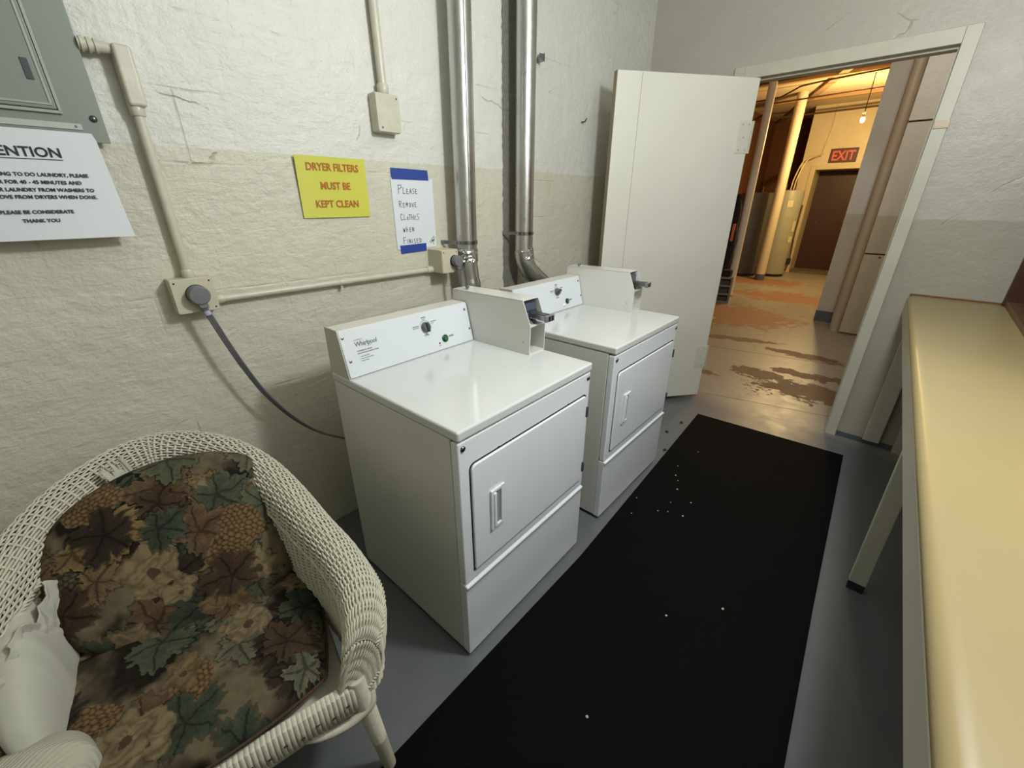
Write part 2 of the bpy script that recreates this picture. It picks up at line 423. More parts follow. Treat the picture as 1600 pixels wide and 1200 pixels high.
# casing of the doorway
e = structure(empty('trim_1', None, None))
MB().box(1.643, 1.703, YB-.022, YB, 0, 2.25).build('side_casing', mTrim, e, bevel=.003)
MB().box(.60, .66, YB-.022, YB, 0, 2.25).build('side_casing', mTrim, e, bevel=.003)
MB().box(.66, 1.643, YB-.022, YB, 2.18, 2.25).build('head_casing', mTrim, e, bevel=.003)
MB().box(1.635, 1.6432, YB+.03, YB+.1, 0, 2.18).build('door_stop', mTrim, e)
MB().box(.66, 1.635, YB+.03, YB+.1, 2.17, 2.1802).build('door_stop', mTrim, e)
mb = MB().box(1.648, 1.706, YB-.027, YB-.022, 1.822, 1.856)
b_ = mb.build('latch_plate', simple('worn_plate', rgb(150, 134, 112), .4, .3), e, bevel=.001)
# the open steel clad door
HX, HY, WD, AN = .7767, 2.687, .931, .9411
d = structure(empty('door_1', None, None, (HX, HY, 0), 0))
dirx = Vector((-math.cos(AN), -math.sin(AN), 0)); nrm = Vector((-dirx.y, dirx.x, 0))   # nrm faces the room
if nrm.x < 0: nrm = -nrm
DM = Matrix((dirx, Vector((0, 0, 1)), dirx.cross(Vector((0, 0, 1))))).transposed().to_4x4()
sg = 1 if (dirx.cross(Vector((0, 0, 1)))).dot(nrm) > 0 else -1
def dbox(a0, a1, z0, z1, t0, t1): # along door, up, depth towards the room
    return MB().box(a0, a1, z0, z1, min(t0*sg, t1*sg), max(t0*sg, t1*sg), mat=DM)
dbox(0, WD, .03, 2.167, -.05, 0).build('leaf', mDoor, d, bevel=.004)
dbox(WD-.155, WD-.153, .03, 2.16, -.001, .0012).build('sheet_seam', simple('seam_line', rgb(150, 146, 130), .5), d)
dbox(WD-.0005, WD+.0015, .03, 2.167, -.048, -.002).build('edge_strip', simple('edge_paint', rgb(150, 138, 112), .5), d)
for z in (1.85, .36):
    h = dbox(.0, .085, z-.09, z+.09, 0, .004).build('hinge_plate', simple('hinge_paint', rgb(212, 209, 196), .4), d, bevel=.001)
    for a, q in ((.02, -.07), (.065, -.07), (.045, .0), (.02, .07), (.065, .07)):
        p = dirx*a+Vector((0, 0, z+q))+nrm*.004
        MB().lathe([(.006, 0), (.005, .003), (.002, .004)], p, nrm, 12).build('bolt', mTrim, h)
    MB().tube([dirx*-.006+nrm*.004+Vector((0, 0, z-.09)), dirx*-.006+nrm*.004+Vector((0, 0, z+.09))], .008, 12).build('knuckle', mTrim, h)
# small hook and hole on the left wall behind the door
hk = MB().tube([(0, 1.93, 1.93), (.03, 1.925, 1.93), (.045, 1.92, 1.945)], .004, 8).build('wall_hook', mRustP)
tag(hk, 'small rusty wall hook in the shade behind the open door', 'hook')

# ------------------------------------------------------------------ breaker panel
bp = empty('breaker_panel', 'grey steel breaker panel on the wall at the top left', 'electrical panel', (0, -.62, 1.62))
def bpx(x0, x1, y0, y1, z0, z1): return MB().box(x0, x1, y0+.62, y1+.62, z0-1.62, z1-1.62)
bpx(0, .028, -.86, -.405, 1.64, 2.34).build('box', mPanelG, bp)
bpx(.028, .032, -.88, -.388, 1.625, 2.36).build('cover', mPanelG, bp, bevel=.0015)
dr = bpx(.032, .038, -.86, -.472, 1.695, 2.2).build('panel_door', mPanelG, bp, bevel=.003, seg=3)
mr = MB()
for (y0, y1, z0, z1) in ((-.472, -.466, 1.69, 2.2), (-.86, -.466, 1.686, 1.693), (-.484, -.479, 1.705, 2.19), (-.85, -.479, 1.703, 1.708)):
    mr.box(.032, .0405, y0+.62, y1+.62, z0-1.62, z1-1.62)
mr.build('door_rim', simple('rim_light_gray', rgb(158, 164, 156), .3), bp, bevel=.001)
bpx(.037, .040, -.508, -.494, 1.755, 1.80).build('latch', mKnobD, dr, bevel=.001)
MB().lathe([(.0085, 0), (.008, .004), (.005, .0075), (.001, .0085)], (.032, -.408+.62, 1.682-1.62), (1, 0, 0), 20).build('cover_screw', mScrew, bp, smooth=True)
bpx(.032, .0345, -.80, -.437, 1.653, 1.667).build('label_strip', simple('strip_light', rgb(176, 182, 176), .4), bp)
MB().lathe([(.003, 0), (.002, .001)], (.0345, -.449+.62, 1.660-1.62), (1, 0, 0), 12).build('rivet', mScrew, bp)

# ------------------------------------------------------------------ notices
def wall_m(y, z, x=.004, tilt=0):   # text frame on the left wall: right = +y, up = +z, normal = +x
    return frame_matrix((x, y, z), (0, math.cos(tilt), math.sin(tilt)), (0, -math.sin(tilt), math.cos(tilt)))
# laundry notice hanging under the breaker panel, lower edge curling off the wall
an = empty('laundry_notice', 'white typed ATTENTION laundry notice hanging below the grey breaker panel', 'notice', (.045, -.585, 1.645))
nu, nv = 24, 16; P = np.zeros((nu, nv, 3))
for i in range(nu):
    for j in range(nv):
        a = i/(nu-1); c = j/(nv-1)
        P[i, j] = (.012*c**2+.006*math.sin(a*3.0)*c, -.165+.33*a+.012*a*c-.004*(a > .98)*(c < .05), -.262*c)
MB().grid(P).build('sheet', mPaper, an, solid=.0006)
def an_m(y, z):
    c = (1.645-z)/.262
    return frame_matrix((.012*c**2+.0062*c+.0010+.002*c, y+.585, z-1.645), (0, 1, .0), (-.085*c-.02, 0, 1))
for s, y, z, sz, b in (('ATTENTION', -.585, 1.583, .031, .0006), ('IF YOU ARE GOING TO DO LAUNDRY, PLEASE', -.585, 1.537, .0118, .0003),
                       ('SET A TIMER FOR 40 - 45 MINUTES AND', -.585, 1.519, .0118, .0003), ('REMOVE YOUR LAUNDRY FROM WASHERS TO', -.585, 1.501, .0118, .0003),
                       ('DRYERS. REMOVE FROM DRYERS WHEN DONE.', -.585, 1.484, .0118, .0003), ('PLEASE BE CONSIDERATE', -.585, 1.448, .0118, .0003), ('THANK YOU', -.585, 1.427, .0118, .0003)):
    text('typed_line', s, sz, an_m(y, z), mInk, an, 'CENTER', bold=b)
u = MB(); m = an_m(-.585, 1.577); u.box(-.085, .085, -.0008, .0008, 0, .0004, mat=m); u.build('underline', mInk, an)
# yellow sign
ys = empty('dryer_filter_sign', 'yellow plastic sign reading DRYER FILTERS MUST BE KEPT CLEAN', 'sign', (.002, .254, 1.525))
P = np.zeros((20, 16, 3))
for i in range(20):
    for j in range(16):
        a = i/19; c = j/15
        P[i, j] = (.004+.010*(1-c)**2*(.5+.5*math.cos((a-.2)*2))+.003*math.sin(PI*a), -.14+.28*a, .108-.216*c)
MB().grid(P).build('plate', mYellow, ys, solid=.002)
for s, y, z, sz in (('DRYER FILTERS', .001, .060, .036), ('MUST BE', .002, -.005, .036), ('KEPT CLEAN', .002, -.070, .036)):
    o = text('lettering', s, sz, frame_matrix((0, y, z), (0, 1, 0), (0, 0, 1)), mRed, ys, 'CENTER', bold=.0009, sx=.88)
    for v in o.data.vertices:      # lay the letters on the bowed plate
        a = (v.co.y+.14)/.28; c = (.108-v.co.z)/.216
        v.co.x += .004+.010*(1-c)**2*(.5+.5*math.cos((a-.2)*2))+.003*math.sin(PI*a)+.0026
# hand written note
hn = empty('handwritten_note', 'white handwritten note held up by two strips of blue tape', 'note', (.002, .625, 1.42))
tl = math.radians(.5)
MB().box(0, .0008, -.112, .112, -.150, .152).build('sheet', mPaper, hn)
t1 = MB().prism([(-.106, .145), (.091, .144), (.087, .187), (-.107, .190)], .0009, .0016, 'x').build('tape', mBlue, hn)
t2 = MB().prism([(-.094, -.170), (.050, -.166), (.050, -.130), (-.098, -.133)], .0009, .0016, 'x').build('tape', mBlue, hn)
GL = {'P': [[(0,0),(.03,1)],[(.0,.95),(.45,1.0),(.5,.7),(.05,.52)]], 'L': [[(.05,1),(0,0),(.5,.06)]], 'E': [[(.5,.95),(.05,1),(0,0),(.5,.02)],[(.03,.52),(.4,.55)]],
      'A': [[(0,0),(.28,1),(.5,0)],[(.08,.38),(.45,.4)]], 'S': [[(.5,.95),(.1,.85),(.15,.55),(.45,.4),(.4,.05),(0,.0)]], 'R': [[(0,0),(.03,1)],[(.0,.98),(.45,.9),(.4,.6),(.05,.5),(.5,0)]],
      'M': [[(0,0),(.08,1),(.3,.4),(.5,1),(.58,0)]], 'O': [[(.25,1),(.02,.7),(.05,.2),(.3,0),(.52,.3),(.48,.8),(.25,1)]], 'V': [[(0,1),(.25,0),(.5,1)]],
      'C': [[(.5,.9),(.15,1),(0,.5),(.15,0),(.5,.08)]], 'T': [[(0,1),(.55,.98)],[(.28,1),(.25,0)]], 'H': [[(0,1),(0,0)],[(.45,1),(.45,0)],[(0,.5),(.45,.52)]],
      'W': [[(0,1),(.12,0),(.3,.7),(.42,0),(.6,1)]], 'h': [[(.05,1.15),(0,0)],[(.0,.5),(.3,.6),(.35,0)]], 'N': [[(0,0),(.04,1),(.42,0),(.48,1)]], 'F': [[(.5,1),(.03,1),(0,0)],[(.02,.52),(.4,.55)]],
      'I': [[(0,1),(0,0)]], 'D': [[(0,0),(.03,1),(.45,.75),(.45,.25),(0,0)]]}
def hand(word, y, z, hs, adv):
    random.seed(len(word)*31+int(abs(z)*1000)); L = []; x = 0
    for k, ch in enumerate(word):
        h = hs[k]; up = random.uniform(-.001, .001)
        for st in GL[ch]: L.append([(x+px*h*.95, py*h+up) for px, py in st])
        x += (GL[ch][0] and (.2 if ch == 'I' else .62 if ch in 'MW' else .55))*h+adv
    return strokes('handwriting', L, frame_matrix((.001, y, z), (0, 1, 0), (0, 0, 1)), .0022, mInk, hn)
hand('PLEASE', -.078, .088, [.036, .026, .020, .020, .022, .020], .0045)
hand('REMOVE', -.080, .032, [.026, .018, .018, .018, .018, .018], .0055)
hand('CLOTHES', -.080, -.022, [.026, .022, .014, .022, .022, .015, .026], .0035)
hand('WhEN', -.072, -.074, [.018, .020, .018, .018], .006)
hand('FINISED', -.076, -.126, [.028, .018, .018, .018, .020, .019, .020], .006)
strokes('scribble', [[(0, 0), (.028, .028)], [(.008, -.004), (.034, .022)], [(.012, .004), (.018, .010), (.03, .006)], [(.024, -.012), (.02, .006), (.03, .01)]], frame_matrix((.001, .072, -.128), (0, 1, 0), (0, 0, 1)), .0024, mInk, hn)

# ------------------------------------------------------------------ outlet boxes, conduits, cord
def outlet(name, label, y0, y1, z0, z1, d, pc, pr_, pd):
    cx, cz = (y0+y1)/2, (z0+z1)/2
    e = empty(name, label, 'outlet box', (0, cx, cz))
    MB().box(0, d, y0-cx, y1-cx, z0-cz, z1-cz).build('box', mBoxP, e, bevel=.004, seg=3)
    MB().prism(rrect(y0-cx+.002, y1-cx-.002, z0-cz+.002, z1-cz-.002, .008), d, d+.002, 'x').build('cover_plate', mBoxP, e)
    for a, c in ((y0-cx+.012, z1-cz-.012), (y1-cx-.012, z0-cz+.012), (y1-cx-.012, z1-cz-.012)):
        MB().lathe([(.003, 0), (.0025, .0012)], (d+.002, a, c), (1, 0, 0), 12).build('screw', mDark, e)
    MB().lathe([(pr_*1.06, 0), (pr_*1.06, .006), (pr_*.9, .007)], (d+.002, pc[0]-cx, pc[1]-cz), (1, 0, 0), 28).build('receptacle', mDark, e)
    return e
o1 = outlet('outlet_box', 'cream dryer outlet box below the white typed notice', -.368, -.248, 1.135, 1.247, .06, (-.303, 1.195), .030, 0)
o2 = outlet('outlet_box', 'cream dryer outlet box right under the handwritten note', .682, .783, 1.152, 1.262, .11, (.757, 1.208), .026, 0)
def plug(parent, y, z, d, r):
    mb = MB().lathe([(r*.98, .006), (r, .012), (r, .030), (r*.9, .036), (.001, .037)], (d, y, z), (1, 0, 0), 28)
    mb.prism([(y-.012, z-r*.8), (y+.016, z-r*.8), (y+.018, z-r-.012), (y-.006, z-r-.012)], d+.010, d+.032, 'x')
    return mb.build('plug', mPlug, parent, bevel=.002, smooth=True)
pc1 = empty('power_cord', 'grey flat dryer cord sagging from the left outlet box to the near dryer', 'power cord')
plug(pc1, -.303, 1.195, .064, .031)
def ribbon(path, halfw, parent, names, mat, n=60):
    Q, L = catmull(path, n)
    for k, off in enumerate((-1, 0, 1)):
        pts = []
        for i in range(n):
            t = Vector(Q[min(i+1, n-1)]-Q[max(i-1, 0)]).normalized(); side = Vector((1, 0, 0)).cross(t)
            tw = min(1, i/n*1.3); sd = (side*(1-tw)+Vector((1, 0, 0))*tw).normalized()
            pts.append(Vector(Q[i])+sd*off*halfw)
        MB().tube(pts, .0042, 8).build(names, mat, parent, smooth=True)
ribbon([(.088, -.300, 1.155), (.092, -.288, 1.11), (.098, -.265, 1.02), (.10, -.235, .92), (.10, -.19, .80), (.11, -.12, .675), (.14, -.04, .585), (.20, .06, .535), (.27, .17, .53), (.33, .30, .58)], .0055, pc1, 'cord_strand', mCord)
MB().tube([(.089, -.297, 1.142), (.091, -.293, 1.128)], .0105, 16).build('cable_tie', mTapeE, pc1)
pc2 = empty('power_cord', 'grey dryer cord hanging beside the foil taped vent duct behind the near dryer', 'power cord')
plug(pc2, .757, 1.208, .114, .027)
ribbon([(.14, .757, 1.168), (.145, .757, 1.12), (.14, .765, 1.05), (.13, .755, .95), (.14, .74, .80), (.18, .72, .7), (.24, .68, .62)], .004, pc2, 'cord_strand', mCord, 30)
def conduit(label, path, r, name='conduit', fit=()):
    e = empty(name, label, 'conduit', path[0])
    o = Vector(path[0]); MB().tube([Vector(p)-o for p in path], r, 16).build('pipe', mPipeP, e, smooth=True)
    for p, a, rr, l in fit:
        a = Vector(a); MB().lathe([(rr*.9, 0), (rr, .003), (rr, l-.003), (rr*.9, l)], Vector(p)-o, a, 20).build('coupling', mPipeP, e, smooth=True)
    return e
conduit('vertical cream conduit dropping from the elbow fitting to the left outlet box', [(.03, -.306, 1.718), (.03, -.3055, 1.245)], .0135,
        fit=[((.03, -.306, 1.70), (0, 0, 1), .018, .03), ((.03, -.3055, 1.247), (0, 0, 1), .018, .026)])
cd2 = conduit('horizontal cream conduit between the two outlet boxes', [(.024, -.248, 1.163), (.024, .684, 1.165)], .0125,
        fit=[((.024, -.247, 1.163), (0, 1, 0), .016, .022), ((.024, .652, 1.165), (0, 1, 0), .017, .032), ((.024, .198, 1.164), (0, 1, 0), .014, .05)])
MB().box(0, .012, .205, .215, -.028, .0, mat=Matrix.Translation((-.024+.012, .248, 0))).build('pipe_strap', mPipeP, cd2)
lb = empty('conduit_elbow', 'cream elbow fitting joining the breaker panel to the vertical conduit', 'conduit fitting', (0, -.303, 1.79))
MB().box(.005, .055, -.02, .022, -.068, .075).build('body', mPipeP, lb, bevel=.008, seg=3)
MB().tube([(.03, -.085, .063), (.03, -.018, .063)], .014, 16).build('nipple', mPipeP, lb, smooth=True)
for k in range(3): MB().tube([(.03, -.080+.014*k, .063), (.03, -.074+.014*k, .063)], .0175, 16).build('locknut', mPipeP, lb, smooth=True)
jb = empty('junction_box', 'small cream junction box at the lower end of the ceiling conduit', 'junction box', (0, .508, 1.80))
MB().box(0, .05, -.056, .053, -.065, .070).build('box', mPipeP, jb, bevel=.006, seg=3)
MB().prism(rrect(-.054, .051, -.063, .068, .008), .05, .0525, 'x').build('cover_plate', mPipeP, jb)
for a, c in ((-.035, -.05), (.04, .056)): MB().lathe([(.004, 0), (.003, .0015)], (.0525, a, c), (1, 0, 0), 12).build('screw', mScrew, jb)
conduit('cream conduit running from the ceiling down to the small junction box', [(.027, .507, 1.869), (.027, .503, 2.25), (.027, .500, CZ)], .017,
        fit=[((.027, .507, 1.869), (0, 0, 1), .023, .035)])
br = empty('wall_bracket', 'small grey steel bracket on the wall right of the far vent duct', 'bracket', (0, 1.49, 2.17))
MB().box(0, .05, -.004, .0, -.018, .018).box(.046, .05, -.04, .0, -.012, .012).build('clip', mSteel, br)

# ------------------------------------------------------------------ vent ducts
def ductrun(label, path, bendfrom, clampz, sx):
    e = empty('vent_duct', label, 'duct', path[0]); o = Vector(path[0])
    up = [Vector(p)-o for p in path[:2]]
    MB().tube(up, .051, 40).build('straight_pipe', mDuct, e, smooth=True)
    # seam along the pipe
    a = up[0]+Vector((.051*math.cos(-.35), .051*math.sin(-.35), 0)); b = up[1]+Vector((.051*math.cos(-.35), .051*math.sin(-.35), 0))
    MB().tube([a, b], .0025, 6).build('lock_seam', mDuct, e, smooth=True)
    Q, L = catmull([Vector(p)-o for p in path[1:]], 46)
    rad = [.0525+(.002 if (i % 12) in (0, 1) else 0) for i in range(46)]
    MB().tube([Vector(q) for q in Q], rad, 40).build('elbow', mDuct, e, smooth=True)
    MB().tube([up[1]+Vector((0, 0, .012)), up[1]+(Vector(Q[5])-up[1])*.75], [.0545, .0555], 40).build('foil_tape', mFoil, e, smooth=True)
    # perforated strap
    c = up[0].lerp(up[1], (path[0][2]-clampz)/(path[0][2]-path[1][2])); pts = []
    for k in range(25):
        q = -PI/2-.3+(PI+.5)*k/24; pts.append(c+Vector((math.cos(q)*.0535, math.sin(q)*.0535, 0)))
    st = [Vector((-o.x+.004, c.y-sx, c.z))]+pts
    mb = MB()
    for p, q in zip(st, st[1:]):
        mb.add([p+Vector((0, 0, -.009)), q+Vector((0, 0, -.009)), q+Vector((0, 0, .009)), p+Vector((0, 0, .009))], [(0, 1, 2, 3)])
    s = mb.build('strap', mSteel, e, solid=.0015)
    hm = MB()
    for k in range(1, 24, 3):
        p = pts[k]; n = Vector((p.x-c.x, p.y-c.y, 0)).normalized(); hm.lathe([(.0035, 0), (.003, .0016)], p, n, 10)
    hm.build('perforation', mDark, s)
    return e
ductrun('shiny metal vent duct behind the near dryer, the left one of the two', [(.1, .870, CZ), (.1, .852, 1.245), (.1, .850, 1.19), (.104, .858, 1.10), (.12, .865, 1.0), (.16, .86, .90), (.20, .84, .80), (.24, .80, .70)], 0, 1.288, .085)
ductrun('shiny metal vent duct bending behind the far dryer, the right one of the two', [(.1, 1.285, CZ), (.1, 1.285, 1.215), (.1, 1.290, 1.17), (.105, 1.33, 1.10), (.115, 1.40, 1.04), (.13, 1.47, .98), (.15, 1.50, .88), (.18, 1.50, .70)], 0, 1.31, .075)
# ------------------------------------------------------------------ dryers
DW, DD, DH = .693, .659, .917
def make_dryer(label, loc, rz, knob_ang, lit):
    d = empty('clothes_dryer', label, 'dryer', loc, rz, 'coin operated dryers')
    MB().box(0, .628, 0, DW, .018, .883).build('cabinet', mSideEn, d, bevel=.003)
    fp = MB().box(.6285, .659, 0, DW, .348, .879)
    fp.build('front_panel', mWhite, d, bevel=.006, seg=3)
    lid = MB().box(-.004, .664, -.002, DW+.002, .884, DH).build('lid', mLid, d, bevel=.008, seg=4)
    MB().box(.02, .64, .006, DW-.006, .876, .886).build('lid_gap', mDark, d)
    lp = MB().prism([(.6285, .015), (.6605, .015), (.6605, .30), (.6605, .322), (.6615, .327), (.667, .334), (.666, .342), (.658, .344), (.6285, .344)], 0.0, DW).build('lower_panel', mWhite, d, bevel=.004, seg=3)
    # recess line round the door, then the raised door
    MB().prism(rrect(.038, .672, .385, .795, .022, corners=(0, 1, 1, 0)), .6585, .6596, 'x').build('door_gap', mDark, d)
    dr = MB().prism(rrect(.043, .667, .392, .789, .020, corners=(0, 1, 1, 0)), .656, .667, 'x').build('door', mWhite, d, bevel=.004, seg=3)
    hb = MB()
    hb.box(.667, .675, .113, .128, .508, .662).box(.667, .673, .160, .176, .508, .662).box(.667, .674, .128, .160, .508, .520).box(.667, .674, .128, .160, .650, .662)
    h = hb.build('handle', mWhite, dr, bevel=.002)
    MB().box(.6668, .6678, .128, .160, .520, .650).build('handle_pocket', mHandleIn, h)
    MB().box(.667, .679, .122, .134, .520, .650).build('grip', mWhite, h, bevel=.002)
    for z in (.455, .715): MB().box(.664, .672, .666, .676, z-.022, z+.022).build('hinge', mKnobD, dr, bevel=.001)
    for y in (.019, .674): MB().lathe([(.009, 0), (.0085, .003), (.005, .0055), (.001, .006)], (.659, y, .857), (1, 0, 0), 20).build('front_screw', mScrew, d, smooth=True)
    for (x, y) in ((.05, .05), (.05, DW-.05), (.60, .05), (.60, DW-.05)): MB().lathe([(.018, 0), (.018, .008), (.008, .012), (.008, .02)], (x, y, 0), seg=16).build('foot', mKnobD, d)
    for y in (.16, .54): MB().box(.659, .6605, y, y+.006, .793, .797).build('latch_slot', mDark, d)
    # backguard
    B0, B1 = Vector((.122, 0, DH)), Vector((.082, 0, 1.078))
    g = MB().prism([(-.004, DH-.002), (.119, DH-.002), (.079, 1.080), (.0, 1.080)], .010, .590).build('backguard', mSideEn, d, bevel=.002)
    MB().prism([(-.006, DH-.002), (.120, DH-.002), (.081, 1.083), (-.002, 1.083)], .0, .011).build('end_cap', mCap, g, bevel=.002)
    up = (B1-B0).normalized(); n = Vector((0, 1, 0)).cross(up)
    if n.x < 0: n = -n
    def sm(y, t, off=.0026):   # point on sloping face: y, distance up the slope
        p = B0+up*t+n*off; return frame_matrix((p.x, y, p.z), (0, 1, 0), up)
    pm = sm(0, 0, .0)
    MB().box(.004, .589, .003, .166, -.002, .002, mat=pm).build('control_panel', mPanel, g, bevel=.0015)
    cp = bpy.data.objects[g.name]
    def hgt(z): return (z-DH)/up.z
    text('brand_lettering', 'Whirlpool', .0235, sm(.050, hgt(1.018)), mText, g, bold=.0001, sx=.92, spacing=.95)
    text('brand_line', 'COMMERCIAL', .0052, sm(.050, hgt(1.0385)), mFine, g)
    # the swoosh round the second o
    pts = [(.088+.016*math.cos(a), .005+.010*math.sin(a)) for a in [3.6+.25*k for k in range(9)]]
    strokes('swoosh', [[(p[0], p[1]) for p in pts]], sm(.012, hgt(1.018)), .0012, mFine, g)
    for k, (z, w) in enumerate(((1.000, .094), (.992, .096))):
        text('small_print', 'COMMERCIAL DRYER' if k == 0 else 'FOLLOW DRYER INSTRUCTIONS', .0060 if k == 0 else .0056, sm(.052, hgt(z)), mText, g)
    for k, (z, s) in enumerate(((.981, '1  ADD LAUNDRY'), (.9735, '2  SELECT TEMPERATURE'), (.966, '3  PRESS START'))):
        text('small_print', s, .0048, sm(.056, hgt(z)), mFine, g)
    ky, kt = .354, hgt(1.022)
    km = sm(ky, kt, .002)
    arc = [(.026*math.cos(a), .026*math.sin(a)) for a in [.25+.17*k for k in range(16)]]
    strokes('dial_arc', [arc], km, .0012, mText, g)
    for s, y, z, al in (('NORMAL', ky, 1.058, 'CENTER'), ('HEAVY', ky, 1.0515, 'CENTER'), ('PERM PRESS', ky-.030, 1.030, 'RIGHT'), ('LOW HEAT', ky-.030, 1.0235, 'RIGHT'), ('DELICATES', ky+.030, 1.036, 'LEFT'), ('FLUFF', ky+.030, 1.0295, 'LEFT'), ('NO HEAT', ky, .990, 'CENTER')):
        text('dial_print', s, .0056, sm(y, hgt(z)), mFine if s in ('HEAVY', 'LOW HEAT', 'FLUFF') else mText, g, al)
    o = km.translation; kb = MB().lathe([(.0205, 0), (.0205, .004), (.017, .012), (.016, .016), (.001, .0165)], o, n, 32).build('knob', mKnob, g, smooth=True)
    rm = km @ Matrix.Rotation(knob_ang, 4, 'Z')
    MB().box(-.005, .005, -.019, .019, .006, .024, mat=rm).build('knob_ridge', mKnobD, kb, bevel=.002)
    bm_ = sm(.437, hgt(.960), .002); o = bm_.translation
    bt = MB().lathe([(.015, 0), (.015, .004), (.011, .006), (.001, .0062)], o, n, 28).build('start_button', mGreenD, g, smooth=True)
    MB().lathe([(.0095, .004), (.009, .009), (.001, .0098)], o, n, 24).build('button_cap', mGreen, bt, smooth=True)
    text('start_print', 'START', .0085, sm(.460, hgt(.961)), mText, g, bold=.0003)
    o = sm(.405, hgt(.947), .002).translation
    mm = simple('indicator', rgb(120, 70, 60), .3)
    if lit:
        mm = NT('indicator_lit'); mm.b.inputs['Emission Color'].default_value = (1, .45, .15, 1); mm.b.inputs['Emission Strength'].default_value = 2.5; mm = mm.fin(rgb(255, 150, 80), .3)
    MB().lathe([(.0042, 0), (.0035, .002), (.0005, .0026)], o, n, 16).build('indicator_light', mm, g)
    text('small_print', 'IN USE', .0042, sm(.405, hgt(.936)), mFine, g, 'CENTER')
    for y, z in ((.014, 1.055), (.020, .975), (.572, 1.052), (.580, .970)):
        o = sm(y, hgt(z), .002).translation; MB().lathe([(.005, 0), (.0045, .002), (.001, .003)], o, n, 16).build('panel_screw', mScrew, g)
    # coin box
    c0, c1 = .594, .693
    prof = [(-.004, DH), (.433, DH), (.436, 1.036), (.397, 1.131), (-.004, 1.126)]
    cb = MB().prism(prof, c0, c0+.004).build('coin_box', mSideEn, d, bevel=.001)
    MB().prism(prof, c1-.004, c1).build('box_side', mSideEn, cb, bevel=.001)
    MB().prism([(-.004, 1.122), (.397, 1.127), (.397, 1.131), (-.004, 1.126)], c0, c1).build('box_top', mSideEn, cb, bevel=.001)
    MB().box(.0, .004, c0+.004, c1-.004, DH, 1.122).build('box_back', mSideEn, cb)
    MB().box(.004, .432, c0+.003, c1-.003, DH, DH+.006).build('box_floor', mSideEn, cb)
    MB().box(.345, .349, c0+.003, c1-.003, DH+.004, 1.03).build('vault_door', simple('vault_gray', rgb(150, 154, 158), .35), cb)
    MB().lathe([(.010, 0), (.010, .006), (.004, .010)], (.349, c0+.035, DH+.035), (1, 0, 0), 16).build('vault_lock', mSteel, cb)
    MB().prism([(.33, 1.030), (.434, 1.030), (.434, 1.036), (.33, 1.036)], c0+.003, c1-.003).build('box_shelf', mSideEn, cb)
    sm_ = simple('slide_mechanism', rgb(120, 126, 138), .28, .9)
    m1 = MB().prism([(.30, 1.037), (.385, 1.037), (.400, 1.060), (.385, 1.120), (.30, 1.120)], c0+.006, c1-.006).build('slide_mechanism', sm_, cb, bevel=.002)
    MB().box(.385, .396, c0+.012, c1-.012, 1.085, 1.112).build('coin_plate', simple('coin_plate', rgb(112, 124, 150), .3, .6), m1, bevel=.001)
    sl = MB().box(.38, .478, c0+.040, c1-.018, 1.056, 1.076).build('coin_slide', mSteel, cb, bevel=.002)
    MB().box(.395, .470, c0+.044, c1-.022, 1.0755, 1.0775).build('slide_groove', mKnobD, sl)
    MB().box(.474, .488, c0+.034, c1-.012, 1.052, 1.078).build('slide_handle', simple('handle_steel', rgb(138, 140, 146), .35, .4), sl, bevel=.003)
    for k in (0, 1): MB().box(.4875, .4892, c0+.046+.018*k, c0+.058+.018*k, 1.056, 1.074).build('grip_inlay', mSteel, sl)
    MB().prism([(.36, 1.037), (.425, 1.037), (.40, 1.056), (.36, 1.056)], c0+.034, c1-.034).build('slide_base', mSteel, m1, bevel=.001)
    MB().lathe([(.006, 0), (.006, .006), (.009, .008), (.008, .014), (.001, .015)], (.06, c0+.03, 1.127), seg=16).build('top_lock', mSteel, cb, smooth=True)
    MB().lathe([(.003, 0), (.002, .001)], (.40, c0, .965), (0, -1, 0), 10).build('rivet', mScrew, cb)
    return d
make_dryer('white coin operated dryer nearest the wicker chair, with the brand name in full view', (.3506, -.028, 0), .0427, .1, False)
make_dryer('white coin operated dryer farther away, next to the open steel door', (.3024, .8806, 0), .0355, -1.2, True)

# ------------------------------------------------------------------ floor mat and lint
mt = MB().prism([(.898, 2.388), (1.784, 2.456), (1.858, 1.061), (1.905, .30), (1.97, -.95), (1.10, -1.0), (1.066, -.45), (1.036, .64)], 0.0005, .011, 'z').build('floor_mat', mMat, bevel=.003)
tag(mt, 'long black rubber mat on the floor in front of the dryers', 'mat')
random.seed(3)
LB = {11: 'pale lint speck lying alone at the near end of the black mat', 12: 'pale lint speck lying alone towards the right edge of the black mat', 13: 'pale lint speck nearest the far end of the black mat', 14: 'pale lint speck between the lone one near the camera and the right edge one'}
for i, (px, py) in enumerate(((1.07, 1.62), (1.10, 1.52), (1.13, 1.48), (1.03, 1.18), (1.16, 1.40), (1.18, 1.27), (1.26, 1.34), (1.20, 1.19), (1.07, 1.05), (1.16, 1.16), (1.27, 1.21), (1.42, .12), (1.60, .80), (1.10, 1.86), (1.45, .62))):
    r = random.uniform(.003, .0055); P = []
    mb = MB().lathe([(r*.5, 0), (r, r*.3), (r*.7, r*.8), (r*.1, r)], (0, 0, 0), (random.uniform(-.3, .3), random.uniform(-.3, .3), 1), 7)
    o = mb.build('lint_speck', mLint); o.location = (px, py, .011)
    tag(o, LB.get(i, 'tiny pale lint speck in the scatter on the black mat before the dryers'), 'lint', 'lint specks on the mat')
